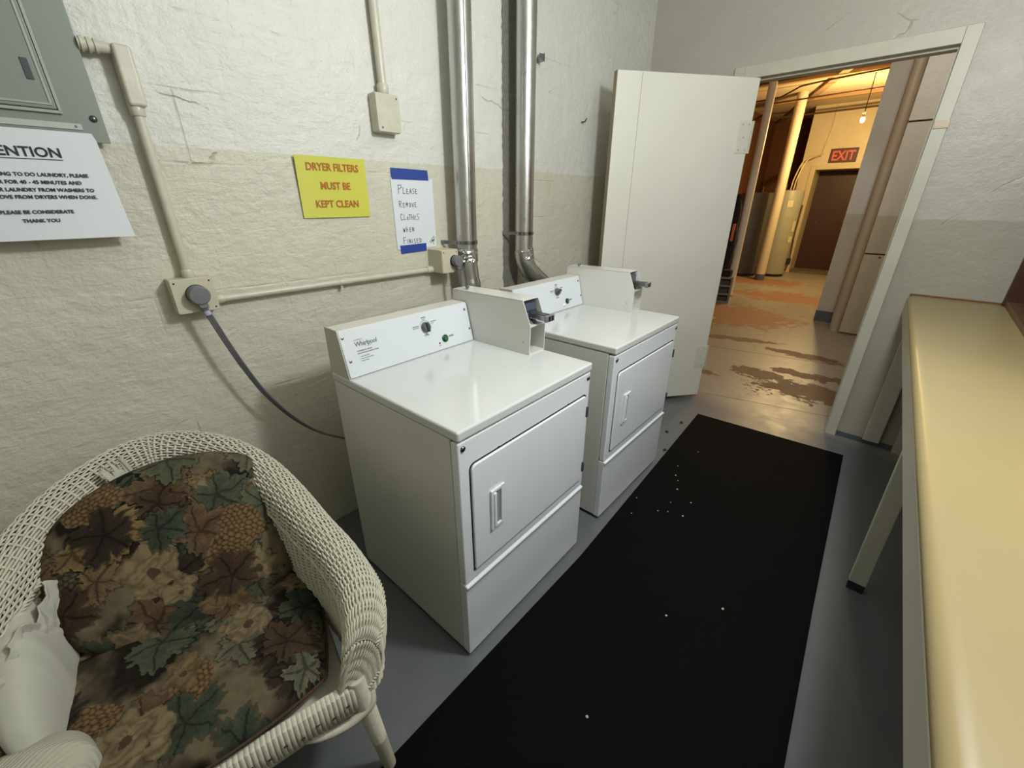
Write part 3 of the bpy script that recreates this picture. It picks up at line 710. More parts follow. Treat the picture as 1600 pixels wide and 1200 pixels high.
for (px, py, lab) in ((.86, 2.18, 'dark bit of debris nearest the open door'), (.84, 1.98, 'dark bit of debris midway between open door and far dryer'), (.93, 1.75, 'dark bit of debris closest to the far dryer')):
    o = MB().lathe([(.006, 0), (.012, .003), (.009, .009), (.001, .011)], (0, 0, 0), seg=8).build('debris_speck', mDark); o.location = (px, py, .0005)
    tag(o, lab, 'debris', 'dark bits by the far dryer')

# ------------------------------------------------------------------ folding counter on the right
def ce(y): return 1.80+.043*(YB-y)
y0, y1 = -1.9, YB-.002
ct = empty('counter', 'long counter with yellow laminate top and white front board on the right', 'counter', (ce(0)+.3, 0, 0))
mo = Matrix.Translation((-(ce(0)+.3), 0, 0))
# nosing profile in x/z swept along the edge
prof = [(.012, .942), (.003, .946), (.0, .954), (.001, .964), (.006, .973), (.016, .9785), (.03, .980), (.80, .980), (.80, .942)]
vs = []; n = len(prof)
for y in (y0, y1):
    for px, pz in prof: vs.append(mo @ Vector((min(ce(y)+px, X1-.002), y, pz)))
MB().add(vs, [tuple(range(n)), tuple(range(2*n-1, n-1, -1))]+[(i, (i+1) % n, (i+1) % n+n, i+n) for i in range(n)]).build('worktop', mCounter, ct, smooth=True)
MB().add([mo @ Vector(p) for p in ((ce(y0)+.002, y0, .87), (ce(y0)+.024, y0, .87), (ce(y1)+.024, y1, .87), (ce(y1)+.002, y1, .87), (ce(y0)+.002, y0, .944), (ce(y0)+.024, y0, .944), (ce(y1)+.024, y1, .944), (ce(y1)+.002, y1, .944))],
         [(0,3,2,1),(4,5,6,7),(0,1,5,4),(1,2,6,5),(2,3,7,6),(3,0,4,7)]).build('front_board', mFascia, ct, bevel=.003)
def legpost(x, y, w, dd, lean=0, foot=True):
    q = mo
    l = MB().add([q @ Vector(p) for p in ((x, y, 0.04), (x+dd, y, 0.04), (x+dd, y+w, 0.04), (x, y+w, 0.04), (x+lean, y, .90), (x+dd+lean, y, .90), (x+dd+lean, y+w, .90), (x+lean, y+w, .90))],
         [(0,3,2,1),(4,5,6,7),(0,1,5,4),(1,2,6,5),(2,3,7,6),(3,0,4,7)]).build('leg', mLegP, ct, bevel=.004)
    if foot: MB().box(x+.002, x+dd-.002, y+.002, y+w-.002, 0, .045, mat=mo).build('leg_foot', simple('leg_foot_dark', rgb(40, 42, 44), .7), l)
legpost(1.937, 1.27, .038, .058, -.014)
legpost(1.845, YB-.045, .04, .085, 0, False)
MB().box(2.0, X1-.01, YB-.03, YB-.005, .0, .94, mat=mo).build('wall_batten', mFascia, ct)
MB().box(1.805, 2.20, YB-.012, YB-.001, .980, .989, mat=mo).build('brown_strip', mBrownS, ct)
# dark wooden shelf unit on the counter
sh = empty('shelf_unit', 'dark brown wooden shelf unit standing at the far right end of the counter', 'shelf', (2.45, 2.0, .980))
def sbx(*a): return MB().box(a[0]-2.45, a[1]-2.45, a[2]-2.0, a[3]-2.0, a[4]-.98, a[5]-.98)
sbx(2.165, 2.70, 2.705, YB-.014, .981, 2.0).build('side_panel', mWoodD, sh, bevel=.002)
sbx(2.185, 2.70, 1.30, 1.325, .981, 2.0).build('side_panel', mWoodD, sh, bevel=.002)
sbx(2.69, 2.70, 1.325, 2.705, .981, 2.0).build('back_panel', mWoodD, sh)
for z in (.981, 1.32, 1.66, 1.975): sbx(2.175, 2.69, 1.325, 2.705, z, z+.024).build('shelf_board', mWoodE if z < 1 else mWoodD, sh, bevel=.002)

# ------------------------------------------------------------------ wicker chair
PH = math.radians(-11)
CO = Vector((.62, -.63, 0))
ch = empty('wicker_armchair', 'white wicker armchair with rolled arms in the lower left corner', 'armchair', CO, PH)
half = [(.405, .315, .440), (.402, .352, .50), (.388, .392, .575), (.32, .424, .635), (.20, .412, .668), (.08, .378, .70), (-.06, .342, .738), (-.187, .296, .775), (-.31, .222, .805), (-.405, .115, .825), (-.44, 0, .832)]
full = half+[(a, -b, c) for a, b, c in half[-2::-1]]
R_, L_ = catmull(full, 640)
T = np.gradient(R_[:, :2], axis=0); T /= np.linalg.norm(T, axis=1)[:, None]
N = np.stack([T[:, 1], -T[:, 0]], 1)                     # outward
mid = len(R_)//2
FRONT = True
if N[mid, 0] > 0: N = -N
sN = np.linspace(-1, 1, len(R_))
fb = np.clip((np.abs(sN)-.70)/.12, 0, 1)[:, None]; lat = np.stack([np.zeros(len(R_)), np.sign(R_[:, 1])], 1)
N = N*(1-fb)+lat*fb; N /= np.linalg.norm(N, axis=1)[:, None]
wid = np.interp(np.abs(sN), [0, .35, .6, .8, .92, 1], [.130, .105, .095, .10, .08, .045])
def section(i):
    h = R_[i, 2]; w = wid[i]; z0 = .37
    return [(0, z0), (-.004, (z0+h)/2), (0.0, h-.085), (.10*w, h-.030), (.34*w, h-.004), (.60*w, h), (.85*w, h-.018), (w, h-.062), (.97*w, h-.115), (.80*w, h-.155 if h > .55 else h-.05), (.74*w, .36 if h > .55 else .36)]
NT_ = 132
Sf = np.zeros((len(R_), NT_, 3))
for i in range(len(R_)):
    q, _ = catmull(section(i), NT_)
    Sf[i, :, 0] = R_[i, 0]-N[i, 0]*(wid[i]-q[:, 0]); Sf[i, :, 1] = R_[i, 1]-N[i, 1]*(wid[i]-q[:, 0]); Sf[i, :, 2] = q[:, 1]
ds = np.gradient(Sf, axis=0); dt = np.gradient(Sf, axis=1); NN = np.cross(ds, dt); NN /= (np.linalg.norm(NN, axis=2)[..., None]+1e-9)
if NN[320, 65, 2] < 0: NN = -NN
cen = Sf.mean(axis=1).mean(axis=0)
spoke = 640/86
def bulktubes(lines, rad, seg, name, mat, parent):
    V = []; F = []; base = 0
    ang = np.arange(seg)*2*PI/seg
    for P, Nn in lines:
        n = len(P); t = np.gradient(P, axis=0); t /= np.linalg.norm(t, axis=1)[:, None]+1e-9
        b = np.cross(t, Nn); b /= np.linalg.norm(b, axis=1)[:, None]+1e-9
        c = P[:, None, :]+rad*(Nn[:, None, :]*np.cos(ang)[None, :, None]*.75+b[:, None, :]*np.sin(ang)[None, :, None])
        V.append(c.reshape(-1, 3)); i = np.arange(n-1)[:, None]*seg; k = np.arange(seg)[None, :]; k2 = (k+1) % seg
        F.append(np.stack([i+k, i+k2, i+seg+k2, i+seg+k], -1).reshape(-1, 4)+base); base += n*seg
    V = np.vstack(V); F = np.vstack(F)
    me = bpy.data.meshes.new(name); me.vertices.add(len(V)); me.vertices.foreach_set('co', V.ravel().astype('f4'))
    me.loops.add(F.size); me.loops.foreach_set('vertex_index', F.ravel().astype('i4')); me.polygons.add(len(F))
    me.polygons.foreach_set('loop_start', (np.arange(len(F))*4).astype('i4')); me.update(calc_edges=True); me.validate()
    me.polygons.foreach_set('use_smooth', np.ones(len(F), bool))
    o = bpy.data.objects.new(name, me); COL.objects.link(o); me.materials.append(mat); o.parent = parent; return o
fac = np.arange(640)
lines = []
for j in range(1, NT_-1, 1):
    off = .0030*np.cos(PI*fac/spoke+PI*(j % 2))
    lines.append((Sf[:, j]+NN[:, j]*off[:, None], NN[:, j]))
bulktubes(lines, .0031, 5, 'woven_strands', mWicker, ch)
lines = []
k = 0.0
while k < 639:
    i = int(round(k)); lines.append((Sf[i], NN[i])); k += spoke
bulktubes(lines, .0036, 5, 'spokes', mWicker, ch)
# braided edge along the inner and outer lips
for j, nm in ((47, 'inner_braid'), (83, 'outer_braid')):
    ln = []
    for ph in (0, PI*2/3, PI*4/3):
        q = 2*PI*fac/9.0+ph; jj = min(j, NT_-1)
        ln.append((Sf[:, jj]+NN[:, jj]*(.003+.003*np.cos(q))[:, None]+dt[:, jj]/(np.linalg.norm(dt[:, jj], axis=1)[:, None]+1e-9)*(.0045*np.sin(q))[:, None], NN[:, jj]))
    bulktubes(ln, .003, 5, nm, mWicker, ch)
u_ = MB().grid((Sf-NN*.007)[36:604:8, ::3]).build('gap_shade_sheet', mWickerD, ch, smooth=True)  # added dark sheet, imitates the shade seen between the strands
# seat frame, rails and legs
def wrap(path, rad, name, n=60, seg=14):
    Q, L = catmull(path, n); r0 = [float(np.interp(i/(n-1), np.linspace(0, 1, len(rad)), rad)) for i in range(n)] if isinstance(rad, list) else [rad]*n
    m_ = max(12, int(L/.0065)); Q, L = catmull(path, m_*2)
    r1 = [float(np.interp(i/(2*m_-1), np.linspace(0, 1, n), r0))*(1.0 if i % 2 else .93) for i in range(2*m_)]
    return MB().tube([Vector(p) for p in Q], r1, seg).build(name, mWicker, ch, smooth=True)
MB().box(-.33, .385, -.30, .30, .365, .40).build('seat_base', mWicker, ch, bevel=.01)
fr = MB()
for k in range(60):
    y = -.30+.60*k/59
    fr.tube([(.405, y, .352), (.418, y, .362), (.420, y, .40), (.412, y, .425), (.395, y, .428)], .0055, 8)
fr.box(.388, .410, -.305, .305, .352, .424)
fr.build('front_rail', mWicker, ch, smooth=True)
wk = MB()
for k in range(18):
    y = -.28+.56*k/17; wk.box(.4245, .4262, y, y+.008, .385+.01*(k % 2), .389+.01*(k % 2))
wk.build('rail_stitching', mWickerD, ch)
for sx, sy in ((1, 1), (1, -1), (-1, 1), (-1, -1)):
    x = .395 if sx > 0 else -.33; y = .315*sy if sx > 0 else .25*sy
    wrap([(x, y, .44), (x+.004*sx, y+.012*sy, .28), (x+.0*sx, y+.035*sy, .006)], [.024, .021, .017], 'leg')
    if sx > 0:
        wrap([(x+.010, y-.14*sy, .352), (x+.014, y-.09*sy, .325), (x+.016, y-.03*sy, .315), (x+.018, y+.018*sy, .335), (x+.006, y+.028*sy, .365)], [.008, .012, .012, .010], 'curl_brace')
wrap([(.40, -.30, .345), (.40, 0, .335), (.40, .30, .345)], .011, 'under_rail')
# ------------------------------------------------------------------ cushions with tapestry leaves (vertex colours)
rng = np.random.default_rng(11)
def vnoise(P, sc, seed):
    q = P*sc+seed*17.31; i = np.floor(q).astype(int); f = q-i; f = f*f*(3-2*f)
    def h(a, b): 
        n = (a*374761393+b*668265263+seed*974711) & 0x7fffffff; n = ((n ^ (n >> 13))*1274126177) & 0x7fffffff; return ((n ^ (n >> 16)) & 0xffff)/65535.
    a = h(i[:, 0], i[:, 1]); b = h(i[:, 0]+1, i[:, 1]); c = h(i[:, 0], i[:, 1]+1); d = h(i[:, 0]+1, i[:, 1]+1)
    return (a*(1-f[:, 0])+b*f[:, 0])*(1-f[:, 1])+(c*(1-f[:, 0])+d*f[:, 0])*f[:, 1]
def fbm(P, sc, seed): return sum(vnoise(P, sc*2**k, seed+k)*.5**k for k in range(4))/1.875
L3 = lambda r, g, b: np.array([lin(r), lin(g), lin(b)])
def paint(P0, seed, w, h, special=()):
    P = P0+np.stack([fbm(P0, 30, seed+31)-.5, fbm(P0, 30, seed+37)-.5], 1)*.022
    r = np.random.default_rng(seed); n = len(P)
    col = np.empty((n, 3)); f = fbm(P, 9, seed)[:, None]
    taupe = L3(136, 120, 88); dark = L3(44, 32, 22); tan = L3(160, 140, 104)
    f2 = fbm(P, 22, seed+9)[:, None]
    col[:] = dark+(taupe-dark)*np.clip((f-.42)*6, 0, 1); col = col+(tan-col)*np.clip((f2-.55)*5, 0, 1)*np.clip((f-.42)*6, 0, 1)
    cols = [L3(92, 98, 74), L3(108, 110, 80), L3(74, 82, 64), L3(120, 92, 60), L3(140, 114, 74), L3(86, 64, 44), L3(118, 116, 88), L3(152, 124, 72), L3(64, 50, 38)]
    items = [('leaf', r.uniform(-w, w), r.uniform(-h, h), r.uniform(.045, .085), r.uniform(0, 6.28), int(r.integers(0, 9))) for _ in range(34)]
    for _ in range(7): items.insert(int(r.integers(0, len(items))), ('grape', r.uniform(-w, w), r.uniform(-h, h), r.uniform(.035, .055), r.uniform(0, 6.28), int(r.integers(0, 9))))
    for _ in range(8): items.append(('rose', r.uniform(-w, w), r.uniform(-h, h), r.uniform(.045, .07), r.uniform(0, 6.28), int(r.integers(0, 9))))
    items = items+list(special)
    for kind, cx, cy, s, rot, ci in items:
        if kind == 'rose' : s *= .9
        d = P-np.array([cx, cy]); rr = np.hypot(d[:, 0], d[:, 1]); sel = np.where(rr < s*1.5)[0]
        if not len(sel): continue
        d = d[sel]; rr = rr[sel]; th = np.arctan2(d[:, 1], d[:, 0])-rot; base = cols[ci]
        if kind == 'leaf':
            R = s*(.50+.50*np.abs(np.cos(2.5*th))**.7)*(1+.07*np.sin(23*th))*(1-.25*(np.abs(np.mod(th+PI, 2*PI)-PI) > 2.2))
            m = rr < R
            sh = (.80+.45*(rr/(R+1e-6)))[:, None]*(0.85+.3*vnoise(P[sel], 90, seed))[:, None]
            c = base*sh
            for k in range(5):
                a = 2*PI*k/5; u = rr*np.cos(th-a); v = np.abs(rr*np.sin(th-a))
                vein = (v < .0026) & (u > 0) & (u < R*.92); side = (u > .1*s) & (v < u*.5) & (np.mod(u-v*.9, s*.2) < .0022)
                c[vein] = base*.42; c[side & ~vein] = c[side & ~vein]*.74
            rim = (rr > R-.003); c[rim] = base*1.35
            # darker woven outline just outside the leaf
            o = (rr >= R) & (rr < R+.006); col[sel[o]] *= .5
        elif kind == 'grape':
            gx = d[:, 0]*math.cos(rot)+d[:, 1]*math.sin(rot); gy = -d[:, 0]*math.sin(rot)+d[:, 1]*math.cos(rot)
            pit = .013; row = np.floor(gy/(pit*.86)); ox = gx/pit+.5*np.mod(row, 2); fx = (ox-np.floor(ox)-.5)*pit; fy = (gy/(pit*.86)-row-.5)*pit*.86
            q = np.hypot(fx, fy); m = (np.hypot(gx/1.3, gy) < s*.9); base = L3(156, 122, 72) if ci % 2 else L3(120, 104, 80)
            c = base*(1.15-(q/(pit*.5))**2*.75)[:, None]; c = np.clip(c, .01, 1)
        else:
            wv = fbm(P[sel], 34, seed+3); R = s*(.78+.12*np.cos(5*th+1)+.5*(wv-.5)); m = rr < R
            base = L3(164, 142, 98) if ci % 3 else L3(150, 122, 78)
            pet = np.abs(np.sin(rr*75+1.3*np.sin(3*th)+wv*7))
            c = base*(.62+.5*pet)[:, None]; c[rr > R-.004] *= .75; q = (np.hypot(d[:, 0]-.01, d[:, 1]) < s*.16); c[q] = L3(104, 80, 54)
        k = sel[m]; col[k] = c[m]
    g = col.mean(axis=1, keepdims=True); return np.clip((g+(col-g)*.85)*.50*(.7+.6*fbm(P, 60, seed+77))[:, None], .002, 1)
def cushion(name, label, parentm, w, h, thick, roundk, seed, special=(), n=300, dome=1.0, pipe=True):
    u, v = np.meshgrid(np.linspace(-1, 1, n), np.linspace(-1, 1, n), indexing='ij')
    X = u*((1-roundk)+roundk*np.sqrt(1-v*v/2)); Y = v*((1-roundk)+roundk*np.sqrt(1-u*u/2))
    e = ((1-np.abs(u)**5)*(1-np.abs(v)**5)); hh = np.clip(e, 0, 1)**.42
    P2 = np.stack([X.ravel()*w, Y.ravel()*h], 1)
    lum = (fbm(P2, 7, seed+50)-.5).reshape(n, n)*.035
    Zt = thick*.5*hh*(1+.15*np.cos(u*PI/2)*np.cos(v*PI/2))+lum*hh; Zb = -thick*.5*hh
    mb_v = np.vstack([np.stack([P2[:, 0], P2[:, 1], Zt.ravel()], 1), np.stack([P2[:, 0], P2[:, 1], Zb.ravel()], 1)])
    idx = np.arange(n*n).reshape(n, n); a = idx[:-1, :-1].ravel(); b = idx[1:, :-1].ravel(); c = idx[1:, 1:].ravel(); d = idx[:-1, 1:].ravel()
    F = np.vstack([np.stack([a, b, c, d], 1), np.stack([a+n*n, d+n*n, c+n*n, b+n*n], 1)])
    me = bpy.data.meshes.new(name); me.vertices.add(len(mb_v)); me.vertices.foreach_set('co', mb_v.ravel().astype('f4'))
    me.loops.add(F.size); me.loops.foreach_set('vertex_index', F.ravel().astype('i4')); me.polygons.add(len(F)); me.polygons.foreach_set('loop_start', (np.arange(len(F))*4).astype('i4'))
    me.update(calc_edges=True); me.polygons.foreach_set('use_smooth', np.ones(len(F), bool))
    col = paint(P2, seed, w, h, special); col = np.vstack([col, col]); ca = me.color_attributes.new('weave', 'FLOAT_COLOR', 'POINT')
    ca.data.foreach_set('color', np.hstack([col, np.ones((len(col), 1))]).ravel().astype('f4'))
    me.materials.append(mTap); o = bpy.data.objects.new(name, me); COL.objects.link(o); o.matrix_world = parentm
    tag(o, label, 'cushion')
    if pipe:
        t = np.linspace(-1, 1, 60); bd = [(-1, x) for x in t]+[(x, 1) for x in t[1:]]+[(1, -x) for x in t[1:]]+[(-x, -1) for x in t[1:]]
        pts = [Vector((a*((1-roundk)+roundk*math.sqrt(1-b*b/2))*w, b*((1-roundk)+roundk*math.sqrt(1-a*a/2))*h, 0)) for a, b in bd]
        p = MB().tube(pts, .004, 8).build('piping', simple('cushion_piping', rgb(70, 50, 40), .9), o, smooth=True)
    return o
CM = Matrix.Translation(CO) @ Matrix.Rotation(PH, 4, 'Z')
# seat cushion: local u forward, v across
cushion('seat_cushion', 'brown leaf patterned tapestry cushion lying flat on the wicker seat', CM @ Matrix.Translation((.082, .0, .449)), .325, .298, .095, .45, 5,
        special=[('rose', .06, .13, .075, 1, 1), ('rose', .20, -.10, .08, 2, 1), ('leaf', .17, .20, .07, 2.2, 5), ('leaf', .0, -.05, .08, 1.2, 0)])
tiltm = Matrix.Translation((-.105, .04, .612)) @ Matrix.Rotation(math.radians(52), 4, 'Y')
# back cushion: local u = down/forward, v = across
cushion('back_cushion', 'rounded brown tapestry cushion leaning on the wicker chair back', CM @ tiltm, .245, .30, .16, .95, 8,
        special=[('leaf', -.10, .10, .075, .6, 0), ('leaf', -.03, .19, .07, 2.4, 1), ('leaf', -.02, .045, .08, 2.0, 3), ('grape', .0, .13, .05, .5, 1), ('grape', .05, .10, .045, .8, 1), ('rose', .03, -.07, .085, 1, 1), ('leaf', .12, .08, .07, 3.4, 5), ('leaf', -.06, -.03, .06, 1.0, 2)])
# ------------------------------------------------------------------ pale pillow and cloth on the left of the chair
def blob(name, m, sx, sy, sz, mat, label, cat, seed, wr=.01, n=70, flat=2.6):
    u = np.linspace(0, PI, n); v = np.linspace(0, 2*PI, n*2, endpoint=False); U, V = np.meshgrid(u, v, indexing='ij')
    sp = lambda a, e: np.sign(a)*np.abs(a)**e
    x = sp(np.sin(U), .75)*sp(np.cos(V), .75)*sx; y = sp(np.sin(U), .75)*sp(np.sin(V), .75)*sy; z = sp(np.cos(U), .8)*sz
    q = np.stack([x.ravel()*1.0+z.ravel()*.6, y.ravel()*.35+z.ravel()*.3], 1)
    w = ((1-np.abs(2*fbm(q, 9, seed)-1))**2-.5).reshape(x.shape)*wr*2
    r = np.sqrt(x*x+y*y+z*z)+1e-6; P = np.stack([x*(1+w/r), y*(1+w/r), z*(1+w/r)], -1)
    o = MB().grid(P, closev=True).build(name, mat, None, smooth=True); o.matrix_world = m
    return tag(o, label, cat)
blob('pillow', CM @ Matrix.Translation((-.03, -.262, .562)) @ Matrix.Rotation(math.radians(8), 4, 'Z') @ Matrix.Rotation(math.radians(14), 4, 'Y') @ Matrix.Rotation(math.radians(10), 4, 'X'), .275, .048, .105, mCloth,
     'plain off-white pillow standing between the tapestry cushions and the left chair arm', 'pillow', 4, .008)
# cloth draped over the rolled arm: follows the shell surface, lifted and wrinkled
def drape(name, label, cat, i0, i1, j0, j1, lift, mat, seed, amp, ruff=0, n=(110, 70)):
    I = np.linspace(i0, i1, n[0]); J = np.linspace(j0, j1, n[1]); P = np.zeros(n+(3,))
    for a, i in enumerate(I):
        for b, j in enumerate(J):
            wob = ruff*math.sin(a*.33)+ruff*.6*math.sin(a*.81+1)
            jj = min(max(j+wob*(1 if b > n[1]*.5 else -1)*abs(b/n[1]-.5)*2, 0), NT_-1.01); ii = min(max(i+1.2*math.sin(b*.25), 0), 638.9)
            i_, j_ = int(ii), int(jj); fi, fj = ii-i_, jj-j_
            p = Sf[i_, j_]*(1-fi)*(1-fj)+Sf[i_+1, j_]*fi*(1-fj)+Sf[i_, j_+1]*(1-fi)*fj+Sf[i_+1, j_+1]*fi*fj
            P[a, b] = p+NN[i_, j_]*sgnN*lift
    q = np.stack([np.repeat(I/60, n[1]), np.tile(J/30, n[0])], 1)
    w = ((1-np.abs(2*fbm(q*np.array([1.6, .55]), 2.2, seed)-1))**2.5).reshape(n)*amp
    for a in range(n[0]):
        for b in range(n[1]):
            P[a, b] += NN[min(int(I[a]), 639), min(int(J[b]), NT_-1)]*sgnN*w[a, b]
    o = MB().grid(P).build(name, mat, None, smooth=True, solid=.003); o.matrix_world = CM
    return tag(o, label, cat)
im = 320; jm = 60
sgnN = 1 if NN[im, jm, 2] > 0 else -1
drape('cloth', 'crumpled off-white cloth spread over the left arm of the wicker chair', 'cloth', 420, 600, 3, 48, .012, mCloth, 21, .03, 2.2)
drape('cloth_corner', 'small ruffled white cloth corner poking up behind the top of the back cushion', 'cloth', 350, 374, 42, 57, .022, mCloth, 41, .02, 2.0, n=(50, 30))
blob('folded_blanket', CM @ Matrix.Translation((.33, -.25, .485)) @ Matrix.Rotation(math.radians(6), 4, 'Y'), .13, .115, .065, mKnit,
     'pale ribbed knit blanket bunched at the front left of the wicker seat', 'blanket', 9, .006)
# ------------------------------------------------------------------ corridor beyond the doorway
XW = -1.55; CC = 3.2
structure(MB().box(XW-.1, XW, YB+.1, 12.3, 0, CC+.2).build('wall_corridor_left', mCorB))
structure(MB().box(XW, -.2, 12.2, 12.3, 0, CC+.2).build('wall_corridor_end', mCorB))
structure(MB().box(XW-.1, 4.0, YB+.1, 12.3, CC, CC+.1).build('ceiling_corridor', mCorC))
structure(MB().box(XW-.1, -.25, YB, YB+.1, 0, CC+.1).box(X1, 4.0, YB, YB+.1, 0, CC+.1).box(-.25, X1, YB, YB+.1, CZ+.1, CC+.1).build('wall_corridor_near', mCorW))
structure(MB().box(4.0, 4.1, YB, 12.3, 0, CC+.1).build('wall_corridor_right', mCorW))
# the wall with the exit door, door set back in it
EY = 10.7; ex0, ex1, ez = -.235, .72, 2.06
structure(MB().box(-.505, ex0, EY, 12.2, 0, CC).box(ex1, 4.0, EY, 12.2, 0, CC).box(ex0, ex1, EY, 12.2, ez, CC).build('wall_corridor_exit', mCorW))
structure(MB().box(-.512, ex0-.09, EY-.008, EY, 0, .12).box(-.513, -.505, EY, 12.2, 0, .12).build('baseboard_exit', mBase))
structure(MB().box(ex0, ex1, EY+.02, EY+.55, 0, .05).build('threshold', simple('threshold_concrete', rgb(104, 92, 74), .7, nscale=8, nstr=.2)))
mCream2 = simple('exit_casing_cream', rgb(208, 192, 150), .45)
e = structure(empty('trim_2', None, None, (0, EY, 0)))
MB().box(ex0-.09, ex0, -.02, 0, 0, ez+.09).build('side_casing', mCream2, e, bevel=.004)
MB().box(ex1, ex1+.09, -.02, 0, 0, ez+.09).build('side_casing', mCream2, e, bevel=.004)
MB().box(ex0, ex1, -.02, 0, ez, ez+.09).build('head_casing', mCream2, e, bevel=.004)
e = structure(empty('door_2', None, None, (ex0, EY+.5, .05)))
MB().box(.0, ex1-ex0, 0, .045, 0, ez-.05).build('leaf', mDoorBr, e, bevel=.003)
mb = MB().lathe([(.025, 0), (.025, .01), (.012, .014), (.012, .04), (.028, .048), (.03, .065), (.001, .075)], (.69, 0, 1.03), (0, -1, 0), 20)
mb.build('door_knob', mBrass, e, smooth=True)
MB().lathe([(.012, 0), (.011, .003), (.001, .004)], (.18, 0, .98), (0, -1, 0), 14).build('door_bolt', mScrew, e)
es = empty('exit_sign', 'dark red EXIT sign on the cream wall above the brown door', 'sign', (.17, EY, 2.30))
MB().box(-.225, .225, -.022, 0, -.125, .125).build('board', mExitB, es, bevel=.004)
text('lettering', 'EXIT', .235, frame_matrix((0, -.0225, -.082), (1, 0, 0), (0, 0, 1)), mExitL, es, 'CENTER', ext=.002, bold=.006, sx=.78)
# lamp above the sign
lp = empty('bulb_lamp', 'bare lit bulb on a cord hanging in front of the EXIT sign wall', 'lamp', (.60, 8.45, 2.49))
bm_ = NT('bulb_glow'); bm_.b.inputs['Emission Color'].default_value = (1, .66, .3, 1); bm_.b.inputs['Emission Strength'].default_value = 12
gm = bm_.fin(rgb(255, 220, 160), .4)
MB().lathe([(.002, .152), (.02, .15), (.03, .13), (.03, .11), (.02, .085), (.002, .075)], (0, 0, .0), seg=20).build('bulb', gm, lp, smooth=True)
MB().lathe([(.02, .15), (.025, .21), (.01, .22)], (0, 0, 0), seg=16).build('socket', mTrim, lp)
MB().tube([(0, 0, .21), (0, 0, CC-2.49)], .006, 8).build('lamp_cord', mDark, lp)
# steel columns
def column(label, x, y, r, mat, base):
    e = empty('support_column', label, 'column', (x, y, 0))
    MB().lathe([(r, .012), (r, CC)], (0, 0, 0), seg=32).build('shaft', mat, e, smooth=True)
    MB().lathe([(r*1.03, 0), (r*1.03, base)], (0, 0, 0), seg=32).build('painted_base', mBase, e, smooth=True)
column('nearer pale column just beside the open white door', -.365, 7.05, .055, mPole, .02)
column('second column, brightly lit, in front of the two tanks', -.44, 9.15, .085, mColumn, .12)
# tanks
def tank(label, x, y, r, h, mat):
    e = empty('water_heater', label, 'water heater', (x, y, 0))
    MB().lathe([(r*.95, .05), (r, .06), (r, h-.02), (r*.97, h), (.02, h+.02)], (0, 0, 0), seg=40).build('tank', mat, e, smooth=True)
    MB().lathe([(r*.9, 0.0), (r*.9, .05)], (0, 0, 0), seg=32).build('base_ring', mDark, e)
    MB().tube([(-.08, 0, h), (-.08, 0, h+.12)], .014, 10).build('pipe_stub', mRustP, e, smooth=True)
    MB().tube([(.08, 0, h), (.08, 0, h+.12)], .014, 10).build('pipe_stub', mRustP, e, smooth=True)
    return e
tank('water heater behind the two columns, coloured dark grey for the shade on it', -.93, 9.6, .30, 1.62, mTankShade)
e = tank('light grey green water heater right of the lit column', -.44, 9.95, .26, 1.66, mTankW)
for a, z, w, h_ in ((-1.15, 1.42, .1, .12), (-.45, 1.0, .07, .2), (-.5, .75, .09, .12)):
    c, s = math.cos(a), math.sin(a); m = frame_matrix((.262*c, .262*s, z), (-s, c, 0), (0, 0, 1)); MB().box(-w/2, w/2, -h_/2, h_/2, 0, .004, mat=m).build('label_plate', simple('tank_label', rgb(206, 196, 160), .6), e)
MB().tube([(.27, -.03, .12), (.30, -.03, .3), (.27, -.02, .9), (.28, -.02, 1.4)], .014, 10).build('gas_pipe', mRustP, e, smooth=True)
MB().box(.24, .32, -.06, .03, .25, .38).build('gas_valve', mDark, e, bevel=.01)
for k, (dx, lab) in enumerate(((0, 'white conduit curving from the light tank up to the exit wall, left one'), (.05, 'white conduit curving from the light tank up to the exit wall, right one'))):
    Q, _ = catmull([(-.44+dx, 9.95, 1.68), (-.42+dx, 9.95, 1.9), (-.36+dx, 10.1, 2.2), (-.28+dx, 10.5, 2.30), (-.2+dx*.5, 10.66, 2.32+.03*k)], 30)
    o = Vector(Q[0]); c = MB().tube([Vector(q)-o for q in Q], .012, 10).build('curved_conduit', mCream2, None, smooth=True); c.location = o; tag(c, lab, 'conduit')
c = MB().tube([(0, 0, 0), (.06, .01, .5), (.06, .01, .88)], .012, 10).build('wall_conduit', mCream2, None, smooth=True); c.location = (-.20, EY-.016, 2.30); tag(c, 'thin white conduit running up the cream wall left of the EXIT sign', 'conduit')
